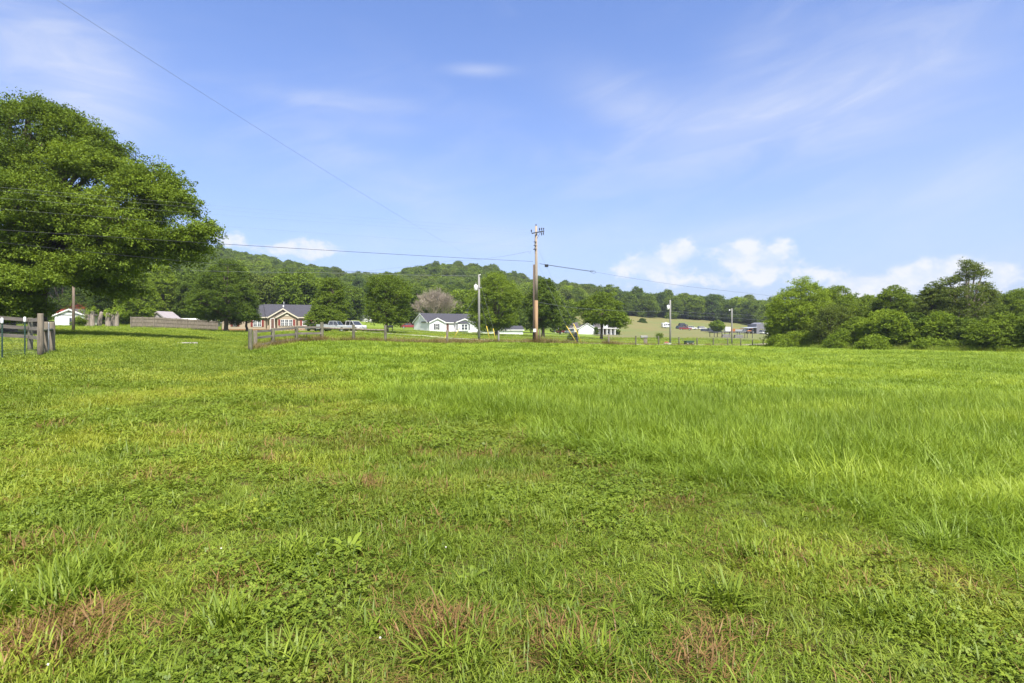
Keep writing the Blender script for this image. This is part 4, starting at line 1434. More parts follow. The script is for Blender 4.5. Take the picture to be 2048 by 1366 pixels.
for a, b in zip(tp[:-1], tp[1:]):
    L = (b - a).length
    for k in range(13):
        h = .03 + k * .095
        mbw.tube([a + Vector((0, -.02, h)), b + Vector((0, -.02, h))], .0016, 3, cap=False)
    for k in range(int(L / .06)):
        p = a.lerp(b, k * .06 / L) + Vector((0, -.02, .03))
        mbw.tube([p, p + Vector((0, 0, 1.14))], .0013, 3, cap=False)
mbw.build('wire_mesh', WIREGREY, tf)

# privacy fence
pa_, pb_ = XY(262, 93), XY(436, 102.5)
pf = thing("privacy_fence", "long weathered plank privacy fence left of the tan house", "fence", (pa_[0], pa_[1], gnd(*pa_)))
A_ = Vector((pa_[0], pa_[1], 0)); B_ = Vector((pb_[0], pb_[1], 0))
NP = 8
PT = [A_.lerp(B_, i / NP) for i in range(NP + 1)]
for i, p in enumerate(PT):
    z = gnd(p.x, p.y)
    mb = MB(); mb.box(p.x - A_.x - .05, p.x - A_.x + .05, p.y - A_.y - .12, p.y - A_.y - .02, z - gnd(*pa_) - .2, z - gnd(*pa_) + 1.85)
    mb.build('post', PRIVACY, pf)
    if i == NP: break
    q = PT[i + 1]
    nb = 17
    mb = MB()
    dv = (q - p).normalized()
    for k in range(nb):
        a = p.lerp(q, (k + .04) / nb) - A_; b = p.lerp(q, (k + .96) / nb) - A_
        za = gnd(*(p.lerp(q, k / nb)).xy) - gnd(*pa_)
        hh = 1.74 + .05 * rngf.random()
        o_ = .012 * rngf.random()
        vs = [(a.x, a.y + o_, za), (b.x, b.y + o_, za), (b.x, b.y + o_ + .02, za), (a.x, a.y + o_ + .02, za)]
        mb.add(vs + [(v[0], v[1], v[2] + hh) for v in vs], [(0, 3, 2, 1), (4, 5, 6, 7), (0, 1, 5, 4), (1, 2, 6, 5), (2, 3, 7, 6), (3, 0, 4, 7)])
    mb.build('panel', PRIVACY, pf)
    for h in (.3, .9, 1.5):
        za, zb = gnd(p.x, p.y) - gnd(*pa_), gnd(q.x, q.y) - gnd(*pa_)
        MB().beam(p - A_ + Vector((0, -.03, za + h)), q - A_ + Vector((0, -.03, zb + h)), .04, .09).build('rail', OLDWOOD, pf)

# ------------------------------------------------------------------ poles and wires
x, y = XY(1072.5, 57)
z = gnd(x, y)
up_ = thing("utility_pole", "tallest utility pole with crossarm in the middle, tan lower down", "utility pole", (x, y, z))
POLE = Vector((x, y, z))
Ht = zz(452, 57) - z
mb = MB()
mb.tube([(0, 0, -.5), (0, 0, 4.4)], [.185, .166], 14)
mb.build('lower_pole', POLETAN, up_)
MB().tube([(0, 0, 4.4), (0, 0, 7), (-.02, 0, Ht)], [.166, .15, .115], 14).build('pole', POLEWOOD, up_)
MB().tube([(-.27, .05, -.4), (-.25, .05, 4), (-.235, .05, zz(529, 57) - z)], [.10, .095, .09], 10).build('stub_pole', mat('dark_wood', (.10, .075, .06), .9, .25, 5, stretch=(1, 1, .1)), up_)
za = zz(465, 57) - z
ca, cb = Vector((-.42, -.16, za - .24)), Vector((.86, -.16, za + .2))
ca = Vector((-.42, -.95, za - .12)); cb = Vector((.80, .80, za + .05))
ca = Vector((-.45, -.55, za - .20)); cb = Vector((.80, .55, za + .22))
MB().beam(ca + Vector((0, -.14, 0)), cb + Vector((0, -.14, 0)), .09, .12).build('crossarm', DARKMETAL, up_)
def insul(p, s=1.0):
    mb = MB()
    mb.tube([p, p + Vector((0, 0, .07 * s)), p + Vector((0, 0, .08 * s)), p + Vector((0, 0, .14 * s)), p + Vector((0, 0, .15 * s)), p + Vector((0, 0, .22 * s)), p + Vector((0, 0, .27 * s))],
            [.018, .022, .055, .05, .065, .06, .025], 9)
    mb.build('insulator', DARKMETAL, up_)
insul(ca + Vector((-.06, -.14, .05)), 1.25); insul(ca.lerp(cb, .62) + Vector((0, -.14, .07)), 1.3); insul(ca.lerp(cb, .8) + Vector((0, -.14, .07)), 1.2); insul(cb + Vector((-.04, -.14, .07)), 1.0)
insul(Vector((-.02, 0, Ht - .05)), .9)
for t in (.82, .97):
    p = ca.lerp(cb, t) + Vector((0, -.2, -.06))
    MB().tube([p, p + Vector((-.03, -.02, -.18)), p + Vector((-.05, -.04, -.36))], [.03, .05, .03], 8).build('cutout', BLACKPLASTIC, up_)
MB().beam(ca.lerp(cb, .75) + Vector((0, -.12, 0)), Vector((.06, -.1, za - .62)), .03, .03).build('brace', DARKMETAL, up_)
for (hh, dx) in ((za - 1.0, -.16), (za - 1.35, -.17), (za - 1.7, -.14), (zz(500, 57) - z, -.2)):
    MB().box(-.11 + dx, .0, -.2, -.13, hh, hh + .07).build('bracket', DARKMETAL, up_)
MB().tube([(-.13, -.12, za - .2), (-.16, -.13, za - 1.2), (-.13, -.13, za - 2.2)], .014, 6).build('lead_wire', WIREBLACK, up_)
MB().box(-.30, -.02, -.21, -.19, zz(664, 57) - z, zz(657.5, 57) - z).build('sign', WHITE, up_)


def wire(name, label, pts, r, sag=0.0, m=None, n=28, group=None):
    """hanging line through points; sag in metres on each span"""
    P0 = [Vector(p) for p in pts]
    out = []
    for a, b in zip(P0[:-1], P0[1:]):
        for k in range(n):
            t = k / n
            p = a.lerp(b, t); p.z -= sag * 4 * t * (1 - t)
            out.append(p)
    out.append(P0[-1])
    o0 = out[0]
    mb = MB().tube([p - o0 for p in out], r, 5, cap=False)
    o = mb.build(name, m or WIREBLACK)
    o.location = o0
    tag(o, label, "wire", group)
    return o


P57 = lambda px, py: pt(px, py, 57)
LG = "overhead lines crossing the big left tree"
LFT = -420
def lft(px, py, d): return pt(px, py, d)
# straight lines in space from the pole to the left, towards the camera side
def left_line(label, ya, y0, r, sag, yb_off=0.0):
    # ya row at the pole, y0 row at px 0
    slope = (ya - y0) / 1072.0
    px = -420
    wire("power_line", label, [P57(1066, ya), pt(px, y0 + slope * px * 1.0, 23.0)], r, sag, WIREGREY, group=LG)
left_line("topmost thin power line in front of the left tree", 460, 372, .003, .12)
left_line("second thin power line just below the topmost one by the left tree", 466, 379, .003, .14)
left_line("third power line down across the left tree", 470, 393, .003, .16)
left_line("fourth power line down, the lowest of the thin ones on the left tree", 494, 415, .003, .14)
wire("communication_cable", "thicker cable sloping from the big left tree to the tall pole", [P57(1066, 523), pt(-420, 432, 23)], .013, .1, WIREBLACK, group=LG)
x2, y2 = XY(958, 65)
wire("communication_cable", "lower sagging cable from the left tree to the grey pole", [pt(955, 554, 65), pt(410, 526, 40), pt(-420, 437, 22)], .012, .08, WIREBLACK, group=LG)
wire("communication_cable", "thin cable running left over the treetops below the lower sagging cable", [pt(955, 552, 65), pt(640, 545, 62), pt(380, 541, 60)], .009, .05, WIREGREY)
wire("service_wire", "long wire slanting down from the top left of the sky", [P57(1070, 551), pt(-250, -235, 4.0)], .0017, .85, WIREGREY, n=60)
wire("power_line", "wire falling left from the tall pole to the hill", [P57(1062, 500), P57(1057, 503), pt(905, 521, 80), pt(640, 549, 110)], .010, .25, WIREGREY)
cb1 = P57(1078, 527)
cr = wire("communication_cable", "cable from the tall pole to the right with splice case and coil", [cb1, pt(1187, 543.5, 60.5), pt(1380, 573.5, 67), pt(1995, 640, 92)], .009, .06, WIREBLACK)
o0 = cb1
mb = MB(); mb.tube([P57(1080, 527.5) - o0, pt(1187, 543.2, 60.5) - o0], .022, 6); mb.build('lashed_cable', WIREBLACK, cr)
c_ = pt(1093, 531.5, 57.2) - o0
MB().loft([[(c_.x - .18, c_.y - .09, c_.z - .09), (c_.x - .18, c_.y + .09, c_.z - .09), (c_.x - .18, c_.y + .09, c_.z + .09), (c_.x - .18, c_.y - .09, c_.z + .09)],
           [(c_.x - .14, c_.y - .12, c_.z - .13), (c_.x - .14, c_.y + .12, c_.z - .13), (c_.x - .14, c_.y + .12, c_.z + .13), (c_.x - .14, c_.y - .12, c_.z + .13)],
           [(c_.x + .16, c_.y - .12, c_.z - .13), (c_.x + .16, c_.y + .12, c_.z - .13), (c_.x + .16, c_.y + .12, c_.z + .13), (c_.x + .16, c_.y - .12, c_.z + .13)],
           [(c_.x + .19, c_.y - .08, c_.z - .09), (c_.x + .19, c_.y + .08, c_.z - .09), (c_.x + .19, c_.y + .08, c_.z + .09), (c_.x + .19, c_.y - .08, c_.z + .09)]]).build('splice_case', BLACKPLASTIC, cr)
c_ = pt(1186, 543.5, 60.5) - o0
ringp = [c_ + Vector((.28 * math.cos(t), 0, .14 * math.sin(t) - .05 * math.cos(t))) for t in np.linspace(0, 6.283, 22)]
MB().tube(ringp, .016, 5, cap=False).build('coil', WIREBLACK, cr)
wire("power_line", "faint upper wire crossing the far wood right of the grey lamp pole", [pt(1342, 622, 85), pt(1480, 629, 98), pt(1640, 640, 120)], .010, .1, WIREGREY)
wire("power_line", "faint lower wire crossing the far wood", [pt(1342, 627, 85), pt(1480, 637, 98), pt(1640, 646, 120)], .010, .1, WIREGREY)
wire("power_line", "faint wire between the tall pole and the slim transformer pole", [P57(1075, 604), pt(1200, 619, 70), pt(1341, 622, 85)], .009, .15, WIREGREY)


def small_pole(label, px, d, top, r0, m, name="utility_pole", cat="utility pole"):
    x, y = XY(px, d); z = gnd(x, y)
    t = thing(name, label, cat, (x, y, z))
    H = zz(top, d) - z
    MB().tube([(0, 0, -.4), (0, 0, H * .5), (0, 0, H)], [r0, r0 * .88, r0 * .72], 10).build('pole', m, t)
    return t, H


def transformer(t, dx, h, parent_m=GALV, s=1.0):
    mb = MB()
    mb.tube([(dx, -.05, h), (dx, -.05, h + .05), (dx, -.05, h + .75 * s), (dx, -.05, h + .82 * s)], [.2 * s, .26 * s, .26 * s, .18 * s], 14)
    q = mb.build('transformer', WHITE, t)
    MB().tube([(dx, -.05, h + .82 * s), (dx, -.05, h + 1.0 * s), (dx, -.05, h + 1.1 * s)], [.05, .045, .02], 8).build('bushing', GALV, q)
    MB().box(min(dx, 0), max(dx, 0), -.09, -.02, h + .45 * s, h + .52 * s).build('bracket', GALV, t)


p2_, H2 = small_pole("slim grey utility pole with white transformer in front of the white house's trees", 958, 65, 549, .15, POLEGREY)
transformer(p2_, -.36, zz(581, 65) - gnd(*XY(958, 65)), s=.8)
MB().box(-.02, .32, -.16, -.08, H2 - 1.55, H2 - 1.48).build('crossarm', GALV, p2_)
MB().tube([(.05, -.1, H2 - .15), (.18, -.1, H2 + .02)], [.05, .03], 8).build('insulator', WHITE, p2_)
p3_, H3 = small_pole("thin pale pole with small transformer by the lane in front of the hay field", 1340.5, 84, 600, .15, POLEGREY)
transformer(p3_, -.32, zz(619, 84) - gnd(*XY(1340.5, 84)), s=.75)
p4_, H4 = small_pole("pale slim lamp pole near the trailers at the hay field", 1463.8, 101, 617, .14, POLEGREY, "lamp_pole", "lamp pole")
MB().tube([(0, 0, H4 - .3), (-.25, 0, H4 - .15), (-.42, 0, H4 - .2)], .03, 6).build('arm', GALV, p4_)
MB().tube([(-.42, 0, H4 - .42), (-.42, 0, H4 - .3), (-.42, 0, H4 - .18)], [.12, .14, .06], 10).build('lamp', WHITE, p4_)
p5_, H5 = small_pole("dark wooden pole standing under the left tree near the white garage", 147, 60, 560, .145, mat('dark_pole', (.17, .13, .10), .9, .25, 5, stretch=(1, 1, .08), bump=.4))

GG = "yellow guarded guy wires of the poles"
def guy(label, top, mid, foot):
    """stay wire from a pole; its lowest part wears a yellow sleeve"""
    d = foot[2]
    a, b, c = pt(*top), pt(*mid), pt(*foot)
    t = thing("guy_wire", label, "guy wire", c, 0, GG)
    MB().tube([a - c, b - c, Vector((0, 0, -.1))], .008, 5, cap=False).build('wire', WIREGREY, t)
    MB().tube([(b - c) * 1.0, (b - c) * .02], .04, 7).build('guard', YELLOWPLASTIC, t)
guy("longest yellow guy guard leaning in front of the white house's bay window", (957, 575, 65), (919.7, 655.5, 65), (904.5, 680.5, 65))
guy("short yellow guy guard left of the fence post by the white house", (957, 590, 65), (892.6, 670, 66), (887, 679.5, 66))
guy("left of the two yellow guy guards right of the grey pole", (959, 590, 65), (973, 652, 65), (980, 682, 65))
guy("right of the two yellow guy guards beside the thin grey fence post", (959, 560, 65), (986.4, 657, 65), (991.6, 682, 65))
guy("pale yellow guy guard slanting in front of the black mailbox", (1077, 530, 57), (1133, 652, 58), (1156, 690.5, 58))
guy("yellow guy guard slanting just right of the black mailbox", (1077, 500, 57), (1147, 647, 59), (1164, 689, 59))

# mailboxes
x, y = XY(1153, 60)
mbx = thing("mailbox", "black mailbox on a thick dark leaning post by the lane", "mailbox", (x, y, gnd(x, y)))
MB().tube([(.1, 0, -.2), (.04, 0, .5), (.0, 0, .95)], [.12, .12, .11], 8).build('post', BLACKPLASTIC, mbx)
def mailbox_body(w_, h_, L_, z0, m, parent, dx=0):
    secs = []
    for yy in (-L_ / 2, L_ / 2):
        ringv = [(dx - w_ / 2, yy, z0), (dx + w_ / 2, yy, z0)] + [(dx + w_ / 2 * math.cos(a), yy, z0 + h_ - w_ / 2 + w_ / 2 * math.sin(a)) for a in np.linspace(0, math.pi, 9)]
        secs.append(ringv)
    return MB().loft(secs).build('box', m, parent)
q = mailbox_body(.3, .38, .55, .93, BLACKPLASTIC, mbx, -.08)
MB().box(-.235, -.23, -.22, -.08, 1.1, 1.3).build('flag', TAILRED, q)
MB().box(-.36, -.12, -.2, .2, .82, .93).build('bracket', DARKMETAL, mbx)
x, y = XY(1290.5, 68)
mbx = thing("mailbox", "grey rounded mailbox on a broad wooden post beside the wire fence", "mailbox", (x, y, gnd(x, y)))
MB().box(-.16, .22, -.12, .12, -.2, .95).build('post', OLDWOOD, mbx)
rr_ = MB()
secs = []
for xx in (-.55, .27):
    secs.append([(xx, .17, .9), (xx, -.17, .9)] + [(xx, -.17 * math.cos(a), .98 + .2 * math.sin(a)) for a in np.linspace(0, math.pi, 9)])
rr_.loft(secs).build('box', mat('mailbox_grey', (.17, .17, .155), .6, .15, 4), mbx)
MB().beam((-.5, 0, .88), (-.12, 0, .55), .08, .08).build('brace', OLDWOOD, mbx)

# ------------------------------------------------------------------ houses
class House:
    """a house laid out in its own coordinates: x along the front, y back, z up"""
    def __init__(s, name, label, px, d, theta, base_y, cat="house"):
        x, y = XY(px, d)
        s.O = Vector((x, y, zz(base_y, d)))
        s.th = math.radians(theta)
        s.c, s.s = math.cos(s.th), math.sin(s.th)
        s.root = thing(name, label, cat, s.O, s.th)
    def lx(s, px, yd=0.0):
        t = (px - 1024) / F
        return (t * (s.O.y + yd * s.c) - s.O.x + yd * s.s) / (s.c - t * s.s)
    def lz(s, px, py, yd=0.0):
        x = s.lx(px, yd)
        Y = s.O.y + x * s.s + yd * s.c
        return CZ + (HY - py) * Y / F - s.O.z
    def part(s, name, mb, m, parent=None):
        return mb.build(name, m, parent or s.root)
    def walls(s, x0, x1, y0, y1, h, m, apex=None, axis='x', name='wall', z0=-.4):
        """box walls; gable ends on the axis ('x': ridge runs along x)"""
        mb = MB()
        vs = [(x0, y0, z0), (x1, y0, z0), (x1, y1, z0), (x0, y1, z0), (x0, y0, h), (x1, y0, h), (x1, y1, h), (x0, y1, h)]
        fs = [(0, 3, 2, 1), (0, 1, 5, 4), (1, 2, 6, 5), (2, 3, 7, 6), (3, 0, 4, 7)]
        if apex is None:
            fs.append((4, 5, 6, 7))
        elif axis == 'x':
            vs += [(x0, (y0 + y1) / 2, apex), (x1, (y0 + y1) / 2, apex)]
            fs += [(4, 8, 7), (5, 6, 9), (4, 5, 9, 8), (6, 7, 8, 9)]
        else:
            vs += [((x0 + x1) / 2, y0, apex), ((x0 + x1) / 2, y1, apex)]
            fs += [(4, 5, 8), (7, 9, 6), (4, 8, 9, 7), (5, 6, 9, 8)]
        mb.add(vs, fs)
        return s.part(name, mb, m)
    def gable_roof(s, x0, x1, y0, y1, h, apex, axis, m, trim, over=.3, th=.14, end=.25, rakes=True):
        """two sloping slabs with barge boards and gutters as a child"""
        mb, tb = MB(), MB()
        if axis == 'x':
            ym = (y0 + y1) / 2; k = (apex - h) / (ym - y0)
            for sg, ye in ((-1, y0 - over), (1, y1 + over)):
                ze = apex - k * abs(ye - ym)
                a, b = x0 - end, x1 + end
                vs = [(a, ym, apex), (b, ym, apex), (b, ye, ze), (a, ye, ze)]
                up = [(v[0], v[1], v[2] + th) for v in vs]
                mb.add(vs + up, [(0, 1, 2, 3), (7, 6, 5, 4), (0, 4, 5, 1), (1, 5, 6, 2), (2, 6, 7, 3), (3, 7, 4, 0)])
                tb.box(a + .02, b - .02, min(ye, ye + sg * .05), max(ye, ye + sg * .05), ze - .10, ze + .09)
                for xx in ((a - .03, b - .02) if rakes else (b - .02,)):
                    p, q = (xx, ym, apex - .14), (xx, ye, ze - .14)
                    tb.add([(xx, ym, apex - .14), (xx, ye, ze - .14), (xx, ye, ze + th * .6), (xx, ym, apex + th * .6), (xx + .05, ym, apex - .14), (xx + .05, ye, ze - .14), (xx + .05, ye, ze + th * .6), (xx + .05, ym, apex + th * .6)],
                           [(0, 1, 2, 3), (7, 6, 5, 4), (0, 4, 5, 1), (1, 5, 6, 2), (2, 6, 7, 3), (3, 7, 4, 0)])
        else:
            xm = (x0 + x1) / 2; k = (apex - h) / (xm - x0)
            for sg, xe in ((-1, x0 - over), (1, x1 + over)):
                ze = apex - k * abs(xe - xm)
                a, b = y0 - end, y1
                vs = [(xm, a, apex), (xm, b, apex), (xe, b, ze), (xe, a, ze)]
                up = [(v[0], v[1], v[2] + th) for v in vs]
                mb.add(vs + up, [(0, 1, 2, 3), (7, 6, 5, 4), (0, 4, 5, 1), (1, 5, 6, 2), (2, 6, 7, 3), (3, 7, 4, 0)])
                tb.add([(xm, a - .04, apex - .16), (xe, a - .04, ze - .16), (xe, a - .04, ze + th * .7), (xm, a - .04, apex + th * .7), (xm, a + .01, apex - .16), (xe, a + .01, ze - .16), (xe, a + .01, ze + th * .7), (xm, a + .01, apex + th * .7)],
                       [(0, 1, 2, 3), (7, 6, 5, 4), (0, 4, 5, 1), (1, 5, 6, 2), (2, 6, 7, 3), (3, 7, 4, 0)])
        r = s.part('roof', mb, m)
        if trim is not None:
            s.part('trim', tb, trim, r)
        return r
    def window(s, x0, x1, z0, z1, yd, cols=2, rows=2, units=1, frame=WHITE, shutter=None, sw=.42):
        y = yd
        fb, gb = MB(), MB()
        t = .07
        fb.box(x0, x1, y - .06, y + .02, z1 - t, z1); fb.box(x0, x1, y - .07, y + .02, z0, z0 + t)
        fb.box(x0, x0 + t, y - .06, y + .02, z0 + t, z1 - t); fb.box(x1 - t, x1, y - .06, y + .02, z0 + t, z1 - t)
        uw = (x1 - x0) / units
        for u in range(units):
            a, b = x0 + u * uw, x0 + (u + 1) * uw
            if u: fb.box(a - .07, a + .07, y - .055, y + .02, z0 + t, z1 - t)
            for c in range(1, cols):
                q = a + (b - a) * c / cols
                fb.box(q - .02, q + .02, y - .045, y + .02, z0 + t, z1 - t)
            for r in range(1, rows):
                q = z0 + (z1 - z0) * r / rows
                wd = .045 if r == rows // 2 else .02
                fb.box(a + .07, b - .07, y - .05, y + .02, q - wd, q + wd)
        gb.box(x0 + t, x1 - t, y - .02, y + .015, z0 + t, z1 - t)
        f = s.part('window', fb, frame)
        s.part('pane', gb, GLASS, f)
        if shutter is not None:
            for a in (x0 - sw - .04, x1 + .04):
                sb = MB()
                sb.box(a, a + sw, y - .05, y + .01, z0 - .02, z1 + .02)
                for k in range(9):
                    q = z0 + (z1 - z0) * (k + .5) / 9
                    sb.box(a + .05, a + sw - .05, y - .065, y - .05, q - .035, q + .035)
                s.part('shutter', sb, shutter)
        return f
    def door(s, x0, x1, z0, z1, yd, m, frame=WHITE):
        f = s.part('door', MB().box(x0 + .08, x1 - .08, yd - .05, yd + .02, z0, z1 - .08), m)
        fb = MB(); fb.box(x0, x0 + .08, yd - .07, yd + .02, z0, z1); fb.box(x1 - .08, x1, yd - .07, yd + .02, z0, z1); fb.box(x0 + .08, x1 - .08, yd - .07, yd + .02, z1 - .08, z1)
        s.part('frame', fb, frame, f)
        s.part('handle', MB().box(x1 - .2, x1 - .15, yd - .1, yd - .05, z0 + .95, z0 + 1.05), GALV, f)
        return f


# --- tan ranch house
h = House("ranch_house", "tan ranch house with dark roof, red shutters and two front gables", 444.5, 102, 28, 662.8)
D = 8.4
xm = h.lx(534); xe = h.lx(643)
eav, rid = 2.75, 5.05
h.walls(0, xm - .02, 1.0, 1.0 + D - 1.2, eav, TANSIDING, rid - .1)
h.walls(xm, xe, 0, D, eav, TANSIDING, rid)
h.gable_roof(0, xm - .4, 1.0, D - .2, eav, rid - .1, 'x', SHINGLE, CREAM)
h.gable_roof(xm, xe, 0, D, eav, rid, 'x', SHINGLE, CREAM, rakes=False)
fb = MB(); fb.box(-.04, xm - .06, .95, D - .16, -.6, .42); fb.box(xm - .05, xe + .05, -.06, D + .05, -.6, .42)
h.part('foundation', fb, BRICKBASE)
# front gables
ga, gb_ = h.lx(538.5, -.6), h.lx(592, -.6)
gz = h.lz(565, 616, -.6)
h.walls(ga, gb_, -.6, 3.4, eav - .02, TANSIDING, gz - .12, 'y')
h.gable_roof(ga, gb_, -.6, 3.6, eav - .02, gz - .12, 'y', SHINGLE, CREAM, over=.35)
gc, gd = h.lx(554.5, -1.7), h.lx(592.5, -1.7)
gz2 = h.lz(573.6, 622, -1.7)
h.walls(gc, gd, -1.7, 2.6, eav - .05, TANSIDING, gz2 - .12, 'y')
h.gable_roof(gc, gd, -1.7, 2.4, eav - .05, gz2 - .12, 'y', SHINGLE, CREAM, over=.35)
h.part('foundation', MB().box(gc - .04, gd + .04, -1.75, -.62, -.6, .40), BRICKBASE)
def hw(h, px0, px1, py0, py1, yd, **kw):
    x0, x1 = h.lx(px0, yd), h.lx(px1, yd)
    z1, z0 = h.lz((px0 + px1) / 2, py0, yd), h.lz((px0 + px1) / 2, py1, yd)
    h.window(x0, x1, z0, z1, yd - .01, **kw)
hw(h, 561, 585.5, 639, 652.4, -1.7, units=3, cols=2, rows=4, shutter=SHUTTER, sw=.36)
hw(h, 604.5, 619.5, 640, 651.5, 0, units=2, cols=2, rows=4, shutter=SHUTTER, sw=.34)
hw(h, 506, 523, 639, 653.2, 1.0, units=2, cols=2, rows=4, shutter=SHUTTER, sw=.36)
hw(h, 466, 474, 642, 652.5, 1.0, units=1, cols=2, rows=4, shutter=SHUTTER, sw=.36)
h.door(h.lx(541, -.6), h.lx(549, -.6), .45, 2.4, -.61, DOORBROWN)
h.part('porch_step', MB().box(ga, gc - .05, -1.8, -.66, -.4, .3), CONCRETE)
h.part('vent', MB().box((gc + gd) / 2 - .35, (gc + gd) / 2 + .35, -1.75, -1.69, gz2 - .95, gz2 - .6), CREAM)
cx = h.lx(568, 3)
h.part('vent_pipe', MB().tube([(cx, 3.2, 4.5), (cx, 3.2, 5.7)], .05, 8), GALV)
h.part('vent_hood', MB().box(cx - .22, cx + .0, 3.0, 3.18, 4.6, 5.0), WHITE)
# white deck rail and ramp along the right half of the front
mb = MB()
rx0, rx1 = h.lx(557, -3.2), h.lx(629, -3.2)
for zr in (.12, .5, .95):
    mb.box(rx0, rx1, -3.25, -3.19, zr, zr + .07)
for i in range(13):
    q = rx0 + (rx1 - rx0) * i / 12
    mb.box(q - .05, q + .05, -3.27, -3.17, -.5, 1.05)
h.part('deck_rail', mb, mat('pale_rail', (.34, .29, .235), .8, .1, 3))
h.part('deck', MB().box(gd + .1, rx1, -3.15, -.1, -.4, .3), mat('deck_wood', (0.294, 0.210, 0.140), .85, .2, 4))

# --- white house
h = House("white_house", "small white house with dark roof, front gables and bay window", 859, 130, 35, 665.2)
D = 8.2; Wd = 14.2; eav = 2.45; rid = 4.4
h.walls(0, Wd, 0.9, D, eav, WHITESIDING, rid)
h.gable_roof(0, Wd, 0.9, D, eav, rid, 'x', SHINGLE, WHITE)
h.part('foundation', MB().box(-.03, Wd + .03, .86, D + .03, -.6, .12), CONCRETE)
b1 = h.lx(889)
z1_ = h.lz(874, 635.5)
h.walls(0.02, b1, 0, 3.0, eav - .02, WHITESIDING, z1_ - .1, 'y')
h.gable_roof(0.02, b1, 0, 4.0, eav - .02, z1_ - .1, 'y', SHINGLE, WHITE, over=.22)
b2, b3 = h.lx(912), h.lx(944.5)
z2_ = h.lz(929, 637)
h.walls(b2, b3, 0, 3.0, eav - .02, WHITESIDING, z2_ - .1, 'y')
h.gable_roof(b2, b3, 0, 4.0, eav - .02, z2_ - .1, 'y', SHINGLE, WHITE, over=.22)
h.part('foundation', MB().box(.0, b1 + .02, -.03, .84, -.6, .1), BRICKBASE)
hw(h, 871, 876, 647.5, 659, 0, cols=2, rows=2, shutter=DARKSHUTTER, sw=.33)
h.door(h.lx(892, .9), h.lx(898, .9), .2, 2.25, .88, DOORBROWN)
bx0, bx1 = h.lx(919.5, -.5), h.lx(937, -.5)
mb = MB()
vs = [(bx0 - .3, -.03, .35), (bx0 + .35, -.6, .35), (bx1 - .35, -.6, .35), (bx1 + .3, -.03, .35)]
mb.add(vs + [(v[0], v[1], 2.1) for v in vs], [(3, 2, 1, 0), (4, 5, 6, 7), (0, 1, 5, 4), (1, 2, 6, 5), (2, 3, 7, 6), (3, 0, 4, 7)])
bay = h.part('bay', mb, WHITESIDING)
mb = MB()
vs = [(bx0 - .45, -.03, 2.11), (bx0 + .3, -.75, 2.11), (bx1 - .3, -.75, 2.11), (bx1 + .45, -.03, 2.11), (bx0 + .3, -.03, 2.65), (bx1 - .3, -.03, 2.65)]
mb.add(vs, [(3, 2, 1, 0), (0, 1, 4), (1, 2, 5, 4), (2, 3, 5), (0, 4, 5, 3)])
h.part('bay_roof', mb, SHINGLE, bay)
w3 = (bx1 - bx0 - .7) / 2
for k in range(2):
    h.window(bx0 + .38 + k * w3, bx0 + .32 + (k + 1) * w3, .6, 1.95, -.61, cols=1, rows=2)
for a in (bx0 - .62, bx1 + .34):
    h.part('shutter', MB().box(a, a + .3, -.06, .0, .55, 2.0), DARKSHUTTER)
h.part('porch_floor', MB().box(b1 + .05, b2 - .05, -.3, .84, -.3, .14), mat('porch_brick', (.2, .09, .06), .9, .2, 5))
h.part('porch_post', MB().box(b1 + .1, b1 + .22, -.12, 0, .14, 2.4), WHITE)
ax = 1.2
h.part('antenna', MB().tube([(-.9, 3.5, -.3), (-.9, 3.5, 4.6)], .03, 6).box(-1.9, .1, 3.48, 3.52, 4.5, 4.55).box(-1.6, -1.55, 3.1, 3.9, 4.5, 4.55).box(-.9, -.85, 3.0, 4.0, 4.5, 4.55).box(-.3, -.25, 3.2, 3.8, 4.5, 4.55), GALV)

# low white building right of it, behind the tree trunks
h = House("outbuilding", "long low white outbuilding half hidden behind the big full tree", 958, 140, 10, 669.5, "outbuilding")
xe = h.lx(1046)
h.walls(0, xe, 0, 5, 1.25, WHITESIDING, 2.1)
h.gable_roof(0, xe, 0, 5, 1.25, 2.1, 'x', SHINGLE, WHITE)

# --- white farmhouse on the right
h = House("farmhouse", "white farmhouse with carport, dormer and columned porch", 1109, 200, 0, 671)
k = 200 / F
X = lambda px: (px - 1109) * k
Zp = lambda py: (671 - py) * k
h.walls(X(1112), X(1150), 6, 12, Zp(657), WHITESIDING)
h.gable_roof(X(1109), X(1157), 0, 11, Zp(656), Zp(645), 'x', SHINGLE2, WHITE)
for px in (1111, 1124, 1137, 1152):
    h.part('carport_post', MB().box(X(px) - .1, X(px) + .1, .0, .2, -.4, Zp(656) - .16), WHITE)
h.walls(X(1143), X(1153), -.8, 3, Zp(658), CREAM, Zp(650.5), 'y')
h.gable_roof(X(1143), X(1153), -.8, 4, Zp(658), Zp(650.5), 'y', SHINGLE2, CREAM)
h.walls(X(1157), X(1192), 0, 8, Zp(657), WHITESIDING, Zp(646), 'y')
h.gable_roof(X(1157), X(1192), 0, 8, Zp(657), Zp(646), 'y', SHINGLE2, WHITE)
h.walls(X(1192), X(1236), 2.2, 10, Zp(656), WHITESIDING, Zp(641))
h.gable_roof(X(1192), X(1236), 1.0, 11.2, Zp(655.5), Zp(640.5), 'x', SHINGLE2, WHITE)
h.walls(X(1208), X(1216), .9, 5, Zp(650), WHITESIDING, Zp(643), 'y', z0=Zp(655))
h.gable_roof(X(1208), X(1216), .9, 5, Zp(650), Zp(643), 'y', SHINGLE2, WHITE, over=.15, end=.15)
h.window(X(1210), X(1214), Zp(653), Zp(648), .88, cols=2, rows=2)
h.part('porch_roof', MB().box(X(1204), X(1238), -.4, 2.2, Zp(655.5) - .3, Zp(655.5) - .12), WHITE)
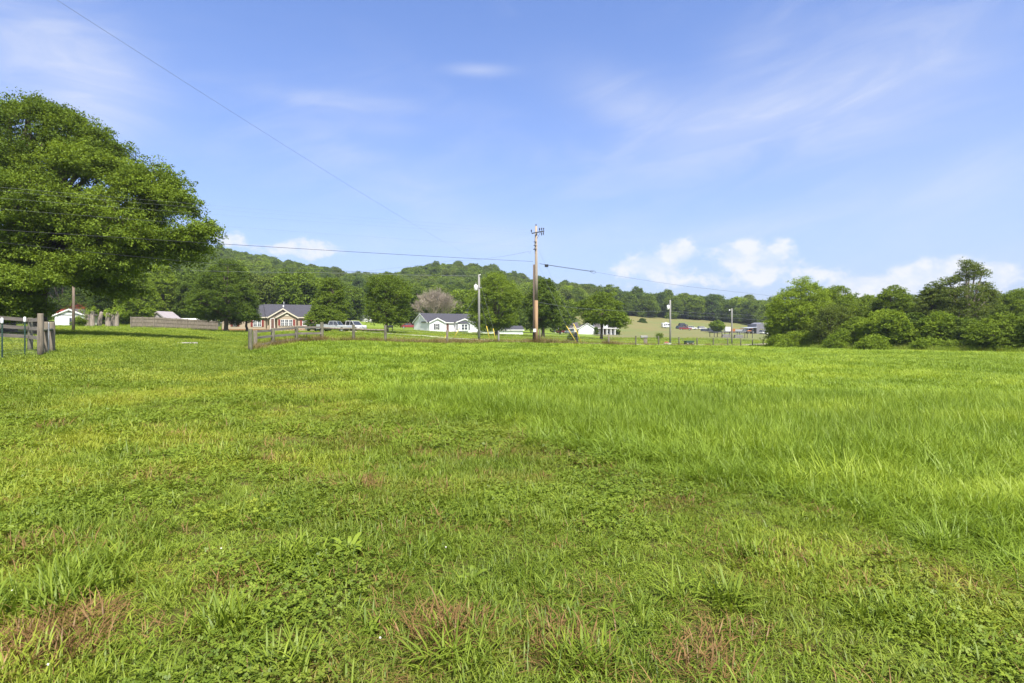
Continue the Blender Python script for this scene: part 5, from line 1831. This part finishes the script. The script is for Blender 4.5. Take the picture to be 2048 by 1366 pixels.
for px in (1206, 1214, 1222, 1230, 1236):
    h.part('porch_column', MB().box(X(px) - .14, X(px) + .14, -.2, .05, -.1, Zp(655.5) - .3), WHITE)
h.part('porch_floor', MB().box(X(1204), X(1238), -.5, 2.15, -.4, .25), CONCRETE)
h.door(X(1208), X(1213), .25, 2.5, 2.16, DOORBROWN)
for a, b in ((1216, 1220), (1224, 1228)):
    h.window(X(a), X(b), .7, 2.3, 2.18, cols=2, rows=2)

# --- white garage and red barn at the left
h = House("garage", "small white gabled garage beneath the big left tree", 109.5, 110, 0, 652.3, "garage")
k = 110 / F
X = lambda px: (px - 109.5) * k
Zp = lambda py: (652.3 - py) * k
wd = X(169.5)
h.walls(0, wd, 0, 7, Zp(630), WHITE, Zp(618.5), 'y')
h.gable_roof(0, wd, 0, 7, Zp(630), Zp(618.5), 'y', SHINGLE2, WHITE, over=.35)
h.part('frieze', MB().box(-.1, wd + .1, -.05, -.01, Zp(630.5), Zp(629.2)), DARKMETAL)
h.part('garage_door', MB().box(X(110.8), X(132), -.06, -.01, .05, Zp(632.5)).box(X(121), X(121.4), -.075, -.06, .1, Zp(633)), WHITESIDING)
h.door(X(138.5), X(145), 0, Zp(635), -.02, DARKPAINT)
h.part('gable_vent', MB().box(X(136), X(142), -.06, -.01, Zp(625), Zp(622)), GREYBOARD)
h = House("red_barn", "red roofed barn showing above the white garage", 116, 140, 0, 651, "barn")
h.walls(0, 6.5, 0, 9, 3.2, REDBARN, 5.6, 'x')
h.gable_roof(0, 6.5, 0, 9, 3.2, 5.6, 'x', REDBARN, None)
# lavender shed and white roofs behind the privacy fence
h = House("shed", "pale lilac gabled shed behind the privacy fence", 297.5, 112, 0, 654, "shed")
k = 112 / F
wd = 34.5 * k
h.walls(0, wd, 0, 5, (654 - 637) * k, LILAC, (654 - 623.5) * k, 'y')
h.gable_roof(0, wd, 0, 5, (654 - 637) * k, (654 - 623.5) * k, 'y', LILAC, LILAC, over=.2)
h = House("shed", "low white roofed shed behind the middle of the privacy fence", 354, 116, 0, 656, "shed")
h.walls(0, 3.2, 0, 3, 1.2, LILAC, 1.85)
h.gable_roof(0, 3.2, 0, 3, 1.2, 1.85, 'x', WHITE, WHITE)
h = House("shed", "long low white roof behind the right end of the privacy fence", 392, 118, 0, 658, "shed")
h.walls(0, 3.6, 0, 3, 1.2, LILAC, 1.7)
h.gable_roof(0, 3.6, 0, 3, 1.2, 1.7, 'x', WHITE, WHITE)
# far small shed on the slope
h = House("shed", "tiny grey and white shed on the slope between the houses", 720, 188, -30, 642.5, "shed")
h.walls(0, 1.9, 0, 3.6, 1.25, WHITE, 1.95, 'y')
h.gable_roof(0, 1.9, 0, 3.6, 1.25, 1.95, 'y', GREYMETAL, WHITE, over=.15)
# grey barn at the far right
h = House("barn", "tall grey sheet metal barn with lean-to at the hedgerow's left edge", 1513, 235, 0, 668, "barn")
k = 235 / F
X = lambda px: (px - 1513) * k
Zp = lambda py: (668 - py) * k
h.walls(0, X(1519.5), 0, 9, Zp(648), GREYMETAL)
h.walls(X(1519.5) + .02, X(1548), 1.5, 9, Zp(660), mat('barn_dark', (.03, .03, .035), .9, .2, 3))
mb = MB()
mb.add([(X(1519.5), .1, Zp(658.5)), (X(1548), .1, Zp(658.5)), (X(1548), .1, Zp(646)), (X(1526), .1, Zp(645)), (X(1519.5), .1, Zp(648)), (X(1519.5), 9, Zp(658.5)), (X(1548), 9, Zp(658.5)), (X(1548), 9, Zp(646)), (X(1526), 9, Zp(645)), (X(1519.5), 9, Zp(648))],
       [(0, 1, 2, 3, 4), (9, 8, 7, 6, 5), (0, 5, 6, 1), (1, 6, 7, 2), (2, 7, 8, 3), (3, 8, 9, 4), (4, 9, 5, 0)])
h.part('loft', mb, GREYMETAL)
mb = MB(); mb.beam((X(1494), 3, Zp(656.3)), (X(1513) - .05, 3, Zp(654.5)), 7.5, .25)
h.part('roof', mb, mat('blue_grey_sheet', (.33, .36, .42), .5, .15, 2))
h.walls(X(1496), X(1513) - .05, 5, 8, Zp(657.5), mat('barn_dark', (.03, .03, .035), .9, .2, 3), name='lean_to')
for px in (1494.5, 1504):
    h.part('post', MB().box(X(px), X(px) + .25, -.6, -.35, -.3, Zp(656.5)), GREYMETAL)

# ------------------------------------------------------------------ topped trunks beside the garage
GS = "topped tree trunks with fresh sprouts"
STUMP = mat('stump_bark', (0.216, 0.180, 0.150), .95, .28, 4.0, stretch=(1.5, 1.5, .2), bump=.6)
for (px, d, top, bot, wpx, lean, spr, lab) in (
        (174, 101, 627, 655, 9, 0, 1, "leftmost short topped trunk beside the white garage"), (184, 99, 622, 656, 10, .1, 1, "tall pale topped trunk, second from the garage"),
        (199, 101, 624, 655, 8, .35, 0, "slanting thin topped trunk in the middle of the row"), (216, 99, 626, 655, 10, 0, 1, "thick topped trunk right of the slanting thin one"),
        (226, 101, 624, 655, 7, 0, 0, "thin topped trunk next to the rightmost one"), (233, 99, 622, 655, 8, .3, 1, "rightmost topped trunk leaning right with sprouts")):
    x, y = XY(px, d)
    t = thing("topped_trunk", lab, "tree trunk", (x, y, gnd(x, y)), 0, GS)
    H = zz(top, d) - gnd(x, y)
    r = wpx / 2 * d / F
    rg = np.random.default_rng(px)
    MB().tube([(0, 0, -.3), (0, 0, .15), (lean * .3, 0, H * .5), (lean, 0, H * .95), (lean + .05, 0, H)], [r * 1.25, r * 1.05, r * .9, r * .85, r * .6], 11, wob=.18, rng=rg).build('trunk', STUMP, t)
    n = 14 if spr else 4
    c = np.c_[lean + rg.normal(size=n) * .45, rg.normal(size=n) * .4, H + rg.uniform(-.5, .7, n)]
    v, ti = leaves(rg, c, np.full(n, .38), .9, 26, .2)
    o = bpy.data.objects.new('crown', np_mesh('crown', v, np.arange(len(v)), np.full(len(v) // 4, 4), LEAF['fresh'], ti)); COL.objects.link(o); o.parent = t
T("shrub", "round green shrub beside the dark pole at the white garage", "shrub", 158, 98, 634, 146, 170, 656, 'mid', 'round', 91, n=6, trunk_r=.06, maxl=6000, lowcut=-1.3)
T("shrub", "small dark shrub left of the black mailbox", "shrub", 1143, 75, 668, 1139.5, 1147, 680, 'deep', 'round', 92, n=5, trunk_r=.04, maxl=3000, lowcut=-1.3)
T("shrub", "dark upright shrub at the farmhouse's right corner", "shrub", 1236.5, 198, 660, 1234, 1239, 672, 'deep', 'round', 93, n=4, trunk_r=.05, maxl=1500, lowcut=-1.3)
T("shrub", "dark evergreen beside the farmhouse's white gable wall", "shrub", 1192, 196, 655, 1189, 1195, 672, 'deep', 'cone', 94, n=4, trunk_r=.05, maxl=1500, lowcut=-1.3)
T("shrub", "small weed bush growing at the wooden fence's foot", "shrub", 613, 39.5, 677, 608, 618, 688, 'deep', 'round', 95, n=5, trunk_r=.02, maxl=1500, lowcut=-1.3, leafsize=.08)
T("shrub", "bushy seedling standing at a wire fence post by the hay field", "shrub", 1318.5, 78, 668.5, 1316.8, 1320.5, 675, 'deep', 'round', 96, n=4, trunk_r=.03, maxl=900, lowcut=-1.3, leafsize=.1)

# worn bare patch with old concrete in the lawn
x, y = XY(366, 36.5)
cp = thing("concrete_slab", "broken pale concrete slab lying in the left lawn", "slab", (x, y, gnd(x, y)))
rg = np.random.default_rng(4)
for (dx, dy, s1, s2) in ((.0, 0, .62, .8), (-.42, -.3, .3, .4), (.35, .5, .38, .5), (.05, -.65, .22, .25), (-.75, -.75, .15, .2)):
    ang = np.sort(rg.uniform(0, 6.283, 9))
    ringv = [(dx + s1 * (.75 + .3 * rg.random()) * math.cos(a), dy + s2 * (.75 + .3 * rg.random()) * math.sin(a)) for a in ang]
    MB().loft([[(p[0], p[1], -.06) for p in ringv], [(p[0], p[1], .055) for p in ringv], [(p[0] * .97 + dx * .03, p[1] * .97 + dy * .03, .075) for p in ringv]]).build('piece', CONCRETE, cp)

# ------------------------------------------------------------------ vehicles
def wheel(parent, x, y, r, w_=.2):
    q = MB().tube([(x, y - w_ / 2, r), (x, y - w_ / 2 + .03, r), (x, y + w_ / 2 - .03, r), (x, y + w_ / 2, r)], [r * .9, r, r, r * .9], 16, smooth=False).build('wheel', RUBBER, parent)
    sg = -1 if y < 0 else 1
    MB().tube([(x, y + sg * (w_ / 2 - .02), r), (x, y + sg * (w_ / 2 + .012), r), (x, y + sg * (w_ / 2 + .014), r)], [r * .62, r * .6, r * .2], 12, smooth=False).build('rim', RIM, q)


def sec(x, zb, zt, hw, rnd=.08):
    return [(x, -hw + rnd, zb), (x, hw - rnd, zb), (x, hw, zb + rnd), (x, hw, zt - rnd), (x, hw - rnd, zt), (x, -hw + rnd, zt), (x, -hw, zt - rnd), (x, -hw, zb + rnd)]


def cabin(t, bm, x0, x1, x2, x3, zb, zt, hwb, hwt, pill, body_m):
    """greenhouse: glass frustum with roof and pillars; x0..x3 bottom front, top front, top rear, bottom rear"""
    gb = MB().add([(x0, -hwb, zb), (x0, hwb, zb), (x3, hwb, zb), (x3, -hwb, zb), (x1, -hwt, zt), (x1, hwt, zt), (x2, hwt, zt), (x2, -hwt, zt)],
                  [(0, 3, 2, 1), (4, 5, 6, 7), (0, 1, 5, 4), (1, 2, 6, 5), (2, 3, 7, 6), (3, 0, 4, 7)])
    gb.build('window', CARGLASS, t)
    rb = MB()
    rb.loft([sec(x1 + .03, zt - .03, zt + .03, hwt + .02, .02), sec(x1 + (x2 - x1) * .3, zt - .03, zt + .07, hwt + .025, .025), sec(x2 - .03, zt - .03, zt + .05, hwt + .02, .02)])
    for sg in (-1, 1):
        for (xb, xt) in pill:
            a, b = Vector((xb, sg * (hwb + .006), zb - .02)), Vector((xt, sg * (hwt + .012), zt))
            rb.beam(a, b, .035, .1)
    rb.build('roof', body_m, t)


def make_car(name, label, cat, m, kind, loc, rz, group=None):
    t = thing(name, label, cat, loc, rz, group)
    if kind == 'pickup':
        b = MB().loft([sec(2.72, .48, .78, .78), sec(2.6, .36, 1.0, .92), sec(1.2, .38, 1.08, .97), sec(-.55, .4, 1.08, .97), sec(-2.55, .45, 1.06, .96), sec(-2.66, .5, 1.0, .93)])
        b.box(-2.5, -.72, -.95, -.86, 1.06, 1.22); b.box(-2.5, -.72, .86, .95, 1.06, 1.22); b.box(-2.6, -2.5, -.95, .95, 1.06, 1.22)
        b.build('body', m, t)
        MB().box(-2.48, -.74, -.85, .85, 1.065, 1.09).build('cargo_bed', DARKMETAL, t)
        cabin(t, None, 1.25, .72, -.45, -.68, 1.07, 1.72, .9, .74, ((1.22, .72), (.3, .2), (-.6, -.42)), m)
        wx, L, r = (1.75, -1.65), 2.66, .4
    elif kind == 'suv':
        b = MB().loft([sec(2.3, .45, .75, .75), sec(2.2, .32, .95, .88), sec(1.1, .34, 1.02, .92), sec(-2.1, .36, 1.02, .92), sec(-2.3, .45, .95, .86)])
        b.build('body', m, t)
        cabin(t, None, 1.15, .45, -1.9, -2.2, 1.0, 1.66, .86, .72, ((1.12, .45), (.05, 0.0), (-1.0, -.95), (-2.1, -1.85)), m)
        wx, L, r = (1.42, -1.38), 2.28, .36
    else:
        b = MB().loft([sec(2.3, .4, .66, .7), sec(2.2, .28, .82, .84), sec(1.0, .28, .94, .88), sec(-1.5, .3, .96, .88), sec(-2.2, .34, .9, .82), sec(-2.3, .42, .8, .76)])
        b.build('body', m, t)
        cabin(t, None, 1.0, .25, -.95, -1.75, .92, 1.42, .82, .64, ((.97, .25), (-.1, -.2), (-1.6, -.95)), m)
        wx, L, r = (1.4, -1.35), 2.28, .33
    hwid = {'pickup': .9, 'suv': .84, 'sedan': .8}[kind]
    for x_ in wx:
        for sg in (-1, 1):
            wheel(t, x_, sg * (hwid - .02), r)
    for sg in (-1, 1):
        MB().box(L - .08, L + .02, sg * .62 - .14, sg * .62 + .14, .66, .8).build('headlight', HEADL, t)
        MB().box(-L - .0, -L + .06, sg * .7 - .1, sg * .7 + .1, .72, .92).build('tail_light', TAILRED, t)
        MB().box(.75, .9, sg * (hwid + .06) - .09, sg * (hwid + .06) + .09, 1.04, 1.18).build('mirror', BLACKPLASTIC, t)
    MB().box(L - .05, L + .06, -.8, .8, .42, .56).build('bumper', GALV if kind == 'pickup' else m, t)
    return t


def gl(px, d, dz=0): return at(px, d, dz)
make_car("pickup_truck", "silver pickup truck parked on gravel in front of the slender fence posts", "pickup truck", SILVER, 'pickup', gl(668, 93), math.radians(-8))
make_car("parked_car", "white hatchback parked right of the silver pickup", "car", WHITEPAINT, 'suv', gl(707, 96), math.radians(-32))
make_car("parked_car", "small dark car parked between the tan house and the pickup", "car", GREYPAINT, 'sedan', gl(635, 99), math.radians(70))
make_car("parked_car", "red car half hidden behind the white house's left end", "car", REDPAINT, 'sedan', gl(818, 150), math.radians(10))
make_car("pickup_truck", "red pickup under the farmhouse carport", "pickup truck", REDPAINT, 'pickup', gl(1127, 194), math.radians(205))
far_car = make_car("parked_car", "grey car next to the red pickup at the carport", "car", GREYPAINT, 'suv', gl(1139, 193), math.radians(240))
GV = "old vehicles parked by the hay field's far side"
def cc_(lab, src, px, d, rz): return copy_thing(src, gl(px, d), math.radians(rz), lab, GV)
dark_car = make_car("parked_car", "dark van-like car beside the white camper at the hay field", "car", DARKPAINT, 'suv', gl(1362, 262), math.radians(15), GV)
wh_car = make_car("parked_car", "white car behind the red one beyond the hay", "car", WHITEPAINT, 'suv', gl(1384, 268), math.radians(0), GV)
red_truck = make_car("pickup_truck", "red pickup among the parked vehicles beyond the hay", "pickup truck", REDPAINT, 'pickup', gl(1371, 255), math.radians(-20), GV)
silver2 = make_car("pickup_truck", "silver pickup in the row left of the little lone tree", "pickup truck", SILVER, 'pickup', gl(1419, 262), math.radians(5), GV)
cc_("white car tucked right behind the silver pickup row", wh_car, 1404, 275, 20)
cc_("dark car just left of the little lone tree", dark_car, 1413, 240, 8)
cc_("second dark car in front of the little lone tree", dark_car, 1427, 236, -5)
cc_("silver pickup at the grey barn's lean-to", silver2, 1490, 226, 160)
cc_("white car at the foot of the grey barn", wh_car, 1529, 222, 30)
cc_("white car farthest right before the hedgerow hides the barn", wh_car, 1542, 218, 5)
cc_("dark car at the back close to the dark wood", dark_car, 1366, 290, 10)

# camper
p = gl(1332, 260)
t = thing("camper", "white camper trailer at the hay field's edge behind the slim pole", "camper", p, math.radians(4))
b = MB().loft([sec(-1.9, .6, 2.2, 1.1, .12), sec(-1.7, .45, 2.45, 1.15, .12), sec(1.7, .45, 2.45, 1.15, .12), sec(1.95, .7, 2.1, 1.1, .12)])
b.build('body', WHITEPAINT, t)
for (a, c, z0, z1) in ((-1.2, -.7, 1.1, 2.0), (-.4, .2, 1.35, 1.95), (.5, 1.3, 1.35, 1.95)):
    MB().box(a, c, -1.17, -1.14, z0, z1).build('window', DARKPAINT, t)
MB().box(-.4, .4, -.4, .4, 2.45, 2.68).build('vent', WHITE, t)
for sg in (-1, 1):
    wheel(t, -.2, sg * 1.02, .36)
MB().beam((1.9, 0, .55), (2.9, 0, .5), .12, .1).build('hitch', DARKMETAL, t)
# box truck and long trailer
p = gl(1454, 225)
t = thing("box_trailer", "plain white box trailer right of the little lone tree", "trailer", p, 0)
MB().box(-1.0, 1.0, -1.1, 1.1, .6, 2.4).build('body', WHITEPAINT, t)
MB().box(-1.04, 1.04, -1.13, 1.13, 2.4, 2.46).build('roof', GALV, t)
MB().box(-.95, .95, -1.115, -1.105, .7, 2.3).build('door', WHITE, t)
for sg in (-1, 1):
    wheel(t, 0, sg * .98, .4)
p = gl(1472.5, 240)
t = thing("semi_trailer", "long orange and silver trailer behind the lamp pole", "trailer", p, 0)
MB().box(-2.9, -.9, -1.2, 1.2, .9, 2.5).build('body', ORANGE, t)
MB().box(-.88, 2.4, -1.2, 1.2, .9, 2.42).build('body', SILVER, t)
MB().box(-2.95, 2.45, -1.24, 1.24, 2.5, 2.6).build('roof', ORANGE, t)
MB().box(-2.9, 2.4, -1.22, -1.19, .9, 1.1).build('side_rail', DARKMETAL, t)
for x_ in (1.2, 2.0):
    for sg in (-1, 1):
        wheel(t, x_, sg * 1.0, .48)
for x_ in (-2.0,):
    MB().box(x_, x_ + .2, -.8, .8, 0, .9).build('landing_leg', DARKMETAL, t)
# open shed of dark sheet on posts, with grey stacks below
p = gl(1462, 150)
t = thing("open_shed", "long low dark roofed open shelter on posts in the hay", "shelter", p, math.radians(4))
MB().beam((-5.4, 0, 1.55), (5.2, 0, 1.75), 3.2, .16).build('roof', DARKMETAL, t)
for i in range(6):
    for yy in (-1.4, 1.4):
        MB().box(-5.2 + i * 2.05, -5.08 + i * 2.05, yy - .06, yy + .06, -.3, 1.5 + i * .035).build('post', DARKMETAL, t)
for (px, d, w_, lab) in ((1452, 147, 2.2, "grey stack of boards below the dark shelter's middle"), (1477, 146, 2.3, "pale stack of boards below the dark shelter's right end")):
    p = gl(px, d)
    t = thing("board_stack", lab, "board stack", p, 0, "stacks of boards under the shelter")
    for k_ in range(4):
        MB().box(-w_ / 2 + .05 * k_, w_ / 2 - .04 * k_, -.5, .5, .05 + k_ * .24, .25 + k_ * .24).build('board_layer', GREYMETAL if k_ % 2 else GREYBOARD, t)
# orange tractor by the barn
p = gl(1500, 224)
t = thing("tractor", "orange tractor parked before the lean-to", "tractor", p, math.radians(200))
MB().loft([sec(1.5, .7, 1.25, .35), sec(.2, .7, 1.4, .4), sec(-.9, .7, 1.3, .4)]).build('body', ORANGE, t)
MB().box(-.9, .1, -.6, .6, 2.1, 2.2).build('canopy', ORANGE, t)
for x_ in (-.85, .05):
    for sg in (-1, 1):
        MB().box(x_ - .04, x_ + .04, sg * .55 - .04, sg * .55 + .04, 1.2, 2.1).build('post', DARKMETAL, t)
for sg in (-1, 1):
    wheel(t, -.6, sg * .75, .7, .35); wheel(t, 1.1, sg * .6, .42, .25)
# small things by the lane
p = gl(1335, 82)
t = thing("yard_ornament", "low red and white flower planter at the slim pole's foot", "planter", p, 0)
MB().loft([[(-.45, -.15, 0), (.45, -.15, 0), (.45, .15, 0), (-.45, .15, 0)], [(-.52, -.2, .22), (.52, -.2, .22), (.52, .2, .22), (-.52, .2, .22)]]).build('box', WHITE, t)
fb = MB()
rg = np.random.default_rng(3)
for i in range(26):
    c = Vector((rg.uniform(-.45, .1), rg.uniform(-.15, .15), .24 + rg.random() * .1))
    fb.tube([c - Vector((0, 0, .05)), c, c + Vector((0, 0, .05))], [.02, .06, .02], 6)
fb.build('blossom', mat('red_bloom', (.5, .06, .07), .8, .2, 9), t)
p = gl(1378, 84)
t = thing("utility_cart", "dark green cart with frame beside the wire fence", "cart", p, math.radians(10))
MB().loft([[(-.5, -.35, .22), (.5, -.35, .22), (.5, .35, .22), (-.5, .35, .22)], [(-.65, -.45, .6), (.65, -.45, .6), (.65, .45, .6), (-.65, .45, .6)]]).build('tub', GREENSTEEL, t)
for x_ in (-.4, .4):
    for sg in (-1, 1):
        wheel(t, x_, sg * .4, .2, .12)
MB().tube([(-.6, 0, .5), (-1.0, 0, .55), (-1.05, 0, .9)], .025, 6).build('handle', DARKMETAL, t)
p = gl(781, 100)
t = thing("barbecue_grill", "black barbecue grill on the lawn right of the oval tree", "grill", p, 0)
MB().loft([[(-.4, -.25, .75), (.4, -.25, .75), (.4, .25, .75), (-.4, .25, .75)], [(-.45, -.3, .95), (.45, -.3, .95), (.45, .3, .95), (-.45, .3, .95)], [(-.4, -.2, 1.2), (.4, -.2, 1.2), (.4, .2, 1.2), (-.4, .2, 1.2)]]).build('lid', BLACKPLASTIC, t)
for x_ in (-.35, .35):
    for y_ in (-.2, .2):
        MB().box(x_ - .03, x_ + .03, y_ - .03, y_ + .03, 0, .75).build('leg', BLACKPLASTIC, t)
MB().box(.45, .75, -.2, .2, .85, .9).build('shelf', BLACKPLASTIC, t)

# ------------------------------------------------------------------ air
hz = MB().box(-900, 900, -60, 900, -60, 160)
HZ = bpy.data.materials.new("summer_haze")
HZ.use_nodes = True
HZ.node_tree.nodes.clear()
t = NT(HZ.node_tree)
out = t.n('ShaderNodeOutputMaterial')
vol = t.n('ShaderNodeVolumePrincipled')
vol.inputs['Color'].default_value = (0.80, 0.88, 1.0, 1)
vol.inputs['Density'].default_value = 0.0002
vol.inputs['Anisotropy'].default_value = 0.3
t.link(vol.outputs[0], out.inputs['Volume'])
hzo = hz.build("haze", HZ)
tag(hzo, "thin pale summer haze lying over the valley", "haze", kind='stuff')
